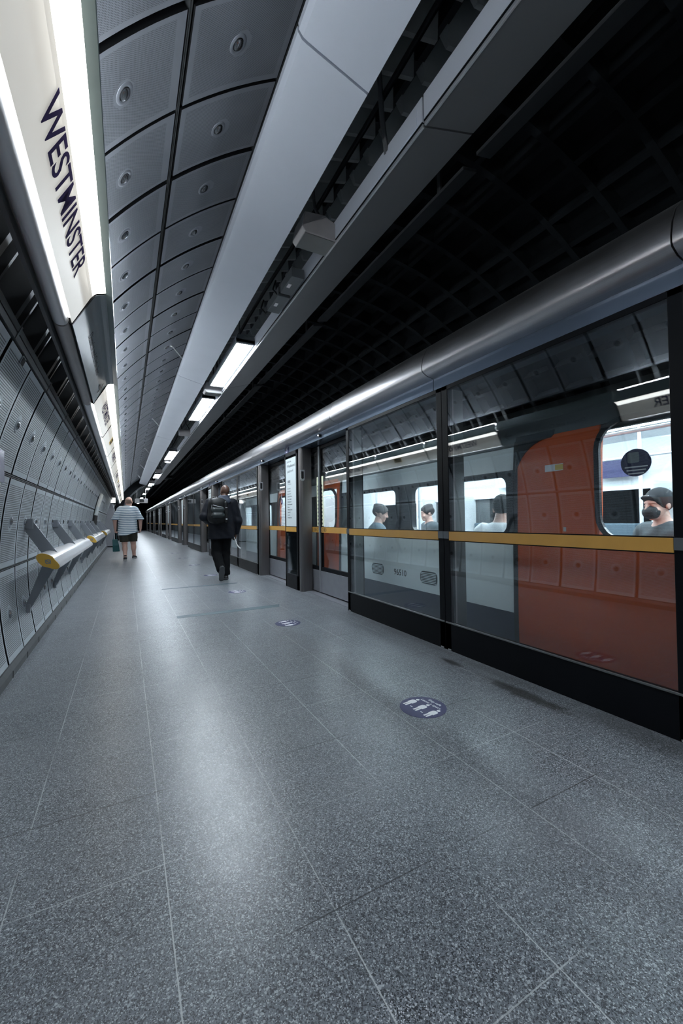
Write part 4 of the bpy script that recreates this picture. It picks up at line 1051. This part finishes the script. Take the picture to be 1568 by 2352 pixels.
f = SDF(); f.cap(hc+hR@V3(-.03, .10, -.07), hc+hR@V3(.03, .10, -.07), .035, .035, .02); f.cap(hc+hR@V3(.0, .08, -.07), hc+hR@V3(.108, .0, -.06), .02, .012, .02); sdf_obj('face_mask', [(f, .009, 'mask')], None, m1)
shoe('shoe', J['ankL'], J['ankL']+V3(-.01, .16, 0), m1, 'sole_white'); shoe('shoe', J['ankR'], J['ankR']+V3(.05, .15, -.0), m1, 'sole_white')
tb_ = thing('tote_bag', 'teal carrier bag held in the left hand of the man in stripes', 'bag', (.06-.315, 13.66, .245))
b = MB(); T = Matrix.Identity(4)
v = [(-.075, -.05, 0), (.105, -.05, 0), (.105, .05, 0), (-.075, .05, 0), (-.085, -.05, .36), (.045, -.045, .36), (.045, .045, .36), (-.085, .045, .36), (-.08, -.062, .18), (.085, -.062, .18), (.085, .062, .18), (-.08, .062, .18)]
b.add(v, [(0, 1, 2, 3), (0, 8, 9, 1), (8, 4, 5, 9), (1, 9, 10, 2), (9, 5, 6, 10), (2, 10, 11, 3), (10, 6, 7, 11), (3, 11, 8, 0), (11, 7, 4, 8), (4, 7, 6, 5)], 'teal'); b.build('sack', tb_, bevel=.012)
b = MB()
for yy in (-.03, .03): b.tube([(-.06, yy, .35), (-.045, yy*.6, .50), (-.012, 0, .555), (.015, yy*.6, .50), (.03, yy, .35)], .006, 'teal', 6)
b.build('handle', tb_)

# ---- the man in the dark jacket (walking away, left heel raised)
m2 = thing('person', 'bald man in a dark jacket and black trousers walking away', 'person', (1.585, 7.78, 0))
J = dict(hipL=V3(-.09, 0, .93), hipR=V3(.09, 0, .93), kneeL=V3(-.085, .05, .50), kneeR=V3(.085, .10, .50), ankL=V3(-.055, -.20, .22), ankR=V3(.075, .02, .10),
         shL=V3(-.205, -.01, 1.43), shR=V3(.215, 0, 1.43), elL=V3(-.315, -.06, 1.18), elR=V3(.305, -.02, 1.10), wrL=V3(-.22, .17, 1.10), wrR=V3(.285, .10, .83))
hc = V3(.085, .07, 1.655); hR = rotm(14, 4)
f = SDF(); f.ell((0, 0, 1.25), (.17, .115, .26), .05); f.ell((0, 0, .99), (.15, .10, .15), .04); f.cap((.02, 0, 1.45), hc-V3(0, .02, .06), .065, .058, .05)
for s in 'LR':
    f.cap(J['hip'+s], J['knee'+s], .09, .058, .04); f.cap(J['knee'+s], J['ank'+s], .055, .038, .03); f.cap(J['sh'+s], J['el'+s], .058, .044, .03); f.cap(J['el'+s], J['wr'+s], .042, .030, .02); f.cap(J['sh'+s], (0, 0, 1.42), .06, .08, .05)
f.cap(J['ankR'], J['ankR']+V3(0, .12, -.06), .038, .032, .02); f.cap(J['ankL'], J['ankL']+V3(0, .04, -.13), .038, .032, .02)
sdf_obj('body', [(f, .014, 'skin_dark'), (head_sdf(hc, hR, 1.02), .008, 'skin_dark'), (hand_sdf(J['wrL'], (.5, .9, -.1), (.6, -.3, -.6), 1, 55), .006, 'skin_dark'), (hand_sdf(J['wrR'], (0, .12, -1), (-1, .2, 0), 1, 62), .006, 'skin_dark')], None, m2)
f = SDF(); f.ell((.0, -.01, 1.26), (.215, .155, .26), .06); f.cap((-.115, 0, .70), (-.105, 0, 1.12), .140, .130, .06); f.cap((.115, 0, .70), (.105, 0, 1.12), .140, .130, .06); f.cap((0, 0, .70), (0, 0, 1.2), .150, .145, .04); f.cap((-.15, 0, 1.42), (.16, 0, 1.42), .088, .088, .06)
for s in 'LR': f.cap(J['sh'+s], J['el'+s], .092, .082, .03); f.cap(J['el'+s], J['wr'+s], .080, .062, .03)
f.plane((0, 0, -1), -.765); f.w = .0035
jw = J['wrR']; jl = J['wrL']
def jk(P, f=f):
    d = f(P); near = (P[:, 0] > .215) & (P[:, 2] < 1.0); d = np.where(near, np.maximum(d, (jw[2]+.005)-P[:, 2]), d)
    return d
sdf_obj('jacket', [(FnS(jk, f.bounds()), .012, 'jacket')], None, m2)
f = SDF(); f.cap((.02, -.03, 1.50), (.06, -.03, 1.545), .095, .092, .04); f.cap((-.03, -.09, 1.46), (.10, -.09, 1.47), .06, .06, .04); f.plane((0, 0, 1), 1.575); f.w = .004; sdf_obj('hood', [(f, .011, 'hood')], None, m2)
f = SDF(); f.cap((-.05, 0, .90), (.05, 0, .90), .112, .112, .03)
for s in 'LR': f.cap(J['hip'+s], J['knee'+s], .112, .090, .03); f.cap(J['knee'+s], J['ank'+s]+V3(0, 0, .0), .090, .080, .03)
f.plane((0, 0, 1), .98).plane((0, 0, -1), -.085); f.w = .003; sdf_obj('trousers', [(f, .012, 'trouser')], None, m2)
shoe('shoe', J['ankR'], J['ankR']+V3(.03, .16, 0), m2, 'sole_grey')
shoe('shoe', J['ankL'], J['ankL']+V3(.0, .055, -.15), m2, 'sole_grey', up=(0, .94, .34))
bp = thing('backpack', 'black backpack slung on the left shoulder of the jacket man', 'bag', (1.475, 7.57, 1.06))
f = SDF(); f.cap((-.08, -.01, .10), (.08, -.01, .10), .10, .10, .05); f.cap((-.07, -.01, .36), (.07, -.01, .36), .09, .09, .05); f.ell((0, -.01, .22), (.17, .11, .24), .05); f.plane((0, 1, 0), .055); sdf_obj('sack', [(f, .012, 'pack')], None, bp)
f = SDF(); f.cap((-.07, -.10, .14), (.05, -.10, .14), .055, .055, .03); f.cap((-.085, -.10, .24), (.06, -.10, .24), .05, .05, .03); sdf_obj('front_pocket', [(f, .010, 'pack_green')], None, bp)
b = MB(); b.tube([(-.10, -.128, .325), (-.02, -.138, .30), (.07, -.128, .285)], .006, 'silver', 6); b.tube([(-.115, -.11, .33), (-.125, -.10, .25)], .005, 'silver', 6); b.build('zip', bp)
f = SDF(); f.cap((.135, -.09, .02), (.135, -.095, .20), .026, .028, .01); f.cap((.135, -.095, .2), (.13, -.09, .36), .03, .034, .02); sdf_obj('side_strap', [(f, .009, 'pack')], None, bp)
b = MB(); b.box(.12, .15, -.128, -.122, .06, .085, 'silver'); b.box(.118, .150, -.13, -.124, .27, .285, 'silver'); b.build('buckle', bp)
b = MB(); b.tube([(.02, .02, .43), (.0, .10, .47), (-.03, .22, .46), (-.06, .32, .36), (-.06, .33, .2), (-.04, .20, .06)], .018, 'pack', 8); b.build('shoulder_strap', bp)
npp = thing('newspaper', 'rolled white paper held in the right hand of the jacket man', 'paper', (1.865, 7.86, .70))
b = MB(); b.tube([(-.045, .01, .17), (-.035, 0, .09), (-.01, -.015, .03), (.005, -.02, -.02)], [.006, .010, .013, .013], 'paper', 8); b.tube([(-.0, -.02, -.03), (.04, -.05, -.10), (.075, -.07, -.135)], [.012, .014, .012], 'paper', 8); b.tube([(-.05, .0, .16), (-.04, .0, .30)], .004, 'paper', 6); b.build('roll', npp, 50)

# ---- passengers in the train
def seated(name, label, loc, rz, shirt, skin, hair, head=(0, 0), cap=False, mask=False, lean=0.0, phone=False, raise_l=False, tilt=-8):
    t = thing('person', label, 'person', loc, R(rz)); z0 = .43
    hipL, hipR = V3(-.09, 0, z0+.09), V3(.09, 0, z0+.09); kL, kR = V3(-.11, .44, z0+.08), V3(.11, .44, z0+.08); aL, aR = V3(-.11, .44, .10), V3(.11, .46, .10)
    ch = V3(0, lean, z0+.42); shL, shR = ch+V3(-.19, 0, .10), ch+V3(.19, 0, .10)
    elL, elR = (shL+V3(-.06, .06, -.27), shR+V3(.06, .06, -.27)); wrL, wrR = elL+V3(.09, .22, .05), elR+V3(-.10, .22, .06)
    if phone: wrR = elR+V3(-.14, .21, .16)
    if raise_l: wrL = elL+V3(.12, .20, .20)
    hc = ch+V3(0, .05+lean*.3, .325); hR = rotm(head[0], tilt)
    f = SDF(); f.ell(ch-V3(0, .01, .06), (.165, .115, .24), .05); f.ell((0, .0, z0+.10), (.165, .13, .13), .06); f.cap(ch+V3(0, 0, .14), hc-V3(0, .015, .06), .06, .055, .05)
    for h_, k_, a_, s_, e_, w_ in ((hipL, kL, aL, shL, elL, wrL), (hipR, kR, aR, shR, elR, wrR)):
        f.cap(h_, k_, .085, .06, .04); f.cap(k_, a_, .056, .040, .03); f.cap(a_, a_+V3(0, .14, -.055), .042, .035, .02); f.cap(s_, e_, .056, .043, .03); f.cap(e_, w_, .040, .029, .02); f.cap(s_, ch+V3(0, 0, .1), .06, .08, .05)
    sdf_obj('body', [(f, .016, skin), (head_sdf(hc, hR), .008, skin), (hand_sdf(wrL, wrL-elL, (0, .1, -1), 1, 40), .007, skin), (hand_sdf(wrR, wrR-elR, (-.2, .3, 1) if phone else (0, .1, -1), -1, 45), .007, skin)], None, t)
    f = SDF(); f.ell(ch-V3(0, .01, .07), (.20, .150, .27), .05); f.cap((-.08, 0, z0+.10), (.08, 0, z0+.10), .15, .15, .06); f.cap(shL, shR, .082, .082, .05)
    for s_, e_ in ((shL, elL), (shR, elR)): f.cap(s_, s_*.25+e_*.75, .080, .072, .04)
    f.plane((0, 0, 1), ch[2]+.20); f.w = .005; sdf_obj('shirt', [(f, .013, shirt)], None, t)
    f = SDF()
    for h_, k_, a_ in ((hipL, kL, aL), (hipR, kR, aR)): f.cap(h_, k_, .10, .078, .04); f.cap(k_, a_, .074, .06, .03)
    f.plane((0, 0, -1), -.10); sdf_obj('trousers', [(f, .016, 'trouser')], None, t)
    f = SDF(); f.ell(hc+hR@V3(0, -.016, .036), (.088, .107, .101), .01, hR); n = hR@V3(0, .74, -.67); f.plane(n, n@(hc+hR@V3(0, .052, .004))); f.w = .0 if cap else .012
    if cap: f.cap(hc+hR@V3(-.03, .10, .055), hc+hR@V3(.03, .10, .055), .022, .022, .03); f.cap(hc+hR@V3(-.02, .14, .045), hc+hR@V3(.02, .14, .045), .014, .014, .03)
    sdf_obj('cap' if cap else 'hair', [(f, .009, 'mask' if cap else hair)], None, t)
    if cap and mask:
        b = MB(); q = hc+hR@V3(0, .098, .075); b.box(-.022, .022, -.002, .004, -.007, .007, 'white_ink', Matrix.Translation(q) @ Matrix(hR.tolist()).to_4x4()); b.build('cap_emblem', t)
    if mask:
        f = SDF(); f.ell(hc+hR@V3(0, .060, -.052), (.064, .066, .056), .02, hR); n = hR@V3(0, -1, 0); f.plane(n, n@(hc+hR@V3(0, .045, 0))); sdf_obj('face_mask', [(f, .008, 'mask')], None, t)
    for a_ in (aL, aR): shoe('shoe', a_, a_+V3(0, .16, 0), t, 'sole_grey')
    if phone:
        p = wrR+V3(-.02, .10, .05); w = t.matrix_basis if False else Matrix.Translation(loc) @ Matrix.Rotation(R(rz), 4, 'Z')
        ph = thing('phone', 'phone held by the seated dark haired passenger', 'phone', tuple(w @ Vector(p)), R(rz)); b = MB(); b.box(-.036, .036, -.005, .005, -.07, .07, 'phone', Matrix.Rotation(R(-40), 4, 'X')); b.build('case', ph, bevel=.004)
        b = MB(); b.box(-.032, .032, -.0065, -.005, -.062, .062, 'info', Matrix.Rotation(R(-40), 4, 'X')); b.build('screen', ph)
    return t
seated('person', 'dark haired passenger looking at a phone through the train window', (3.06, 4.72, .0), -115, 'shirt_blue', 'skin_pale', 'hair_dark', phone=True, tilt=-14)
seated('person', 'passenger in a pale shirt and dark cap seated by the train window', (3.07, 2.68, 0), -92, 'shirt_white', 'skin_pale', 'hair_dark', cap=True, lean=.02, head=(35, 0), raise_l=True)
seated('person', 'passenger in black cap and face mask seen through the train door', (3.72, 1.62, .0), 62, 'shirt_black', 'skin_pale', 'hair_dark', cap=True, mask=True, head=(8, 0), tilt=-4)
seated('person', 'passenger in a grey green top holding out a bare arm inside the train', (4.05, 4.78, 0), 70, 'shirt_black', 'skin_pale', 'hair_dark', raise_l=True)
# jump seats under the two passengers who face the platform
for y, q in ((1.62, 0), (4.78, .33)):
    s = MB(); s.box(3.62+q, 4.05+q, y-.25, y+.25, .30, .42, 'seat_fabric'); s.box(3.66+q, 4.0+q, y-.2, y+.2, .02, .30, 'cab_floor'); s.build('bench_seat', train, bevel=.02)

# ================================================================== CAMERA, WORLD, VIEW
cam = bpy.data.cameras.new('camera'); co = bpy.data.objects.new('camera', cam); COL.objects.link(co)
cam.sensor_fit = 'VERTICAL'; cam.sensor_height = 36; cam.lens = 933.5267/2352*36; cam.clip_start = .02; cam.clip_end = 200
yw, pt, rl = R(27.99058), R(.99955), R(-.84815)
fwd = Vector((math.sin(yw)*math.cos(pt), math.cos(yw)*math.cos(pt), math.sin(pt))); r0 = Vector((math.cos(yw), -math.sin(yw), 0)); u0 = r0.cross(fwd)
rt = r0*math.cos(rl)+u0*math.sin(rl); up = -r0*math.sin(rl)+u0*math.cos(rl)
co.matrix_world = Matrix(((rt.x, up.x, -fwd.x, 0), (rt.y, up.y, -fwd.y, 0), (rt.z, up.z, -fwd.z, 1.1), (0, 0, 0, 1)))
sc.camera = co
w = bpy.data.worlds.new('world'); sc.world = w; w.use_nodes = True
bg = w.node_tree.nodes['Background']; bg.inputs[0].default_value = (.02, .024, .03, 1); bg.inputs[1].default_value = .3
sc.view_settings.view_transform = 'Standard'; sc.view_settings.look = 'None'; sc.view_settings.gamma = 1; sc.view_settings.use_curve_mapping = False
sc.view_settings.exposure = 1.7
sc.cycles.use_denoising = True
sc.cycles.max_bounces = 10; sc.cycles.transparent_max_bounces = 24; sc.cycles.glossy_bounces = 5; sc.cycles.diffuse_bounces = 4
sc.cycles.sample_clamp_indirect = 6.0
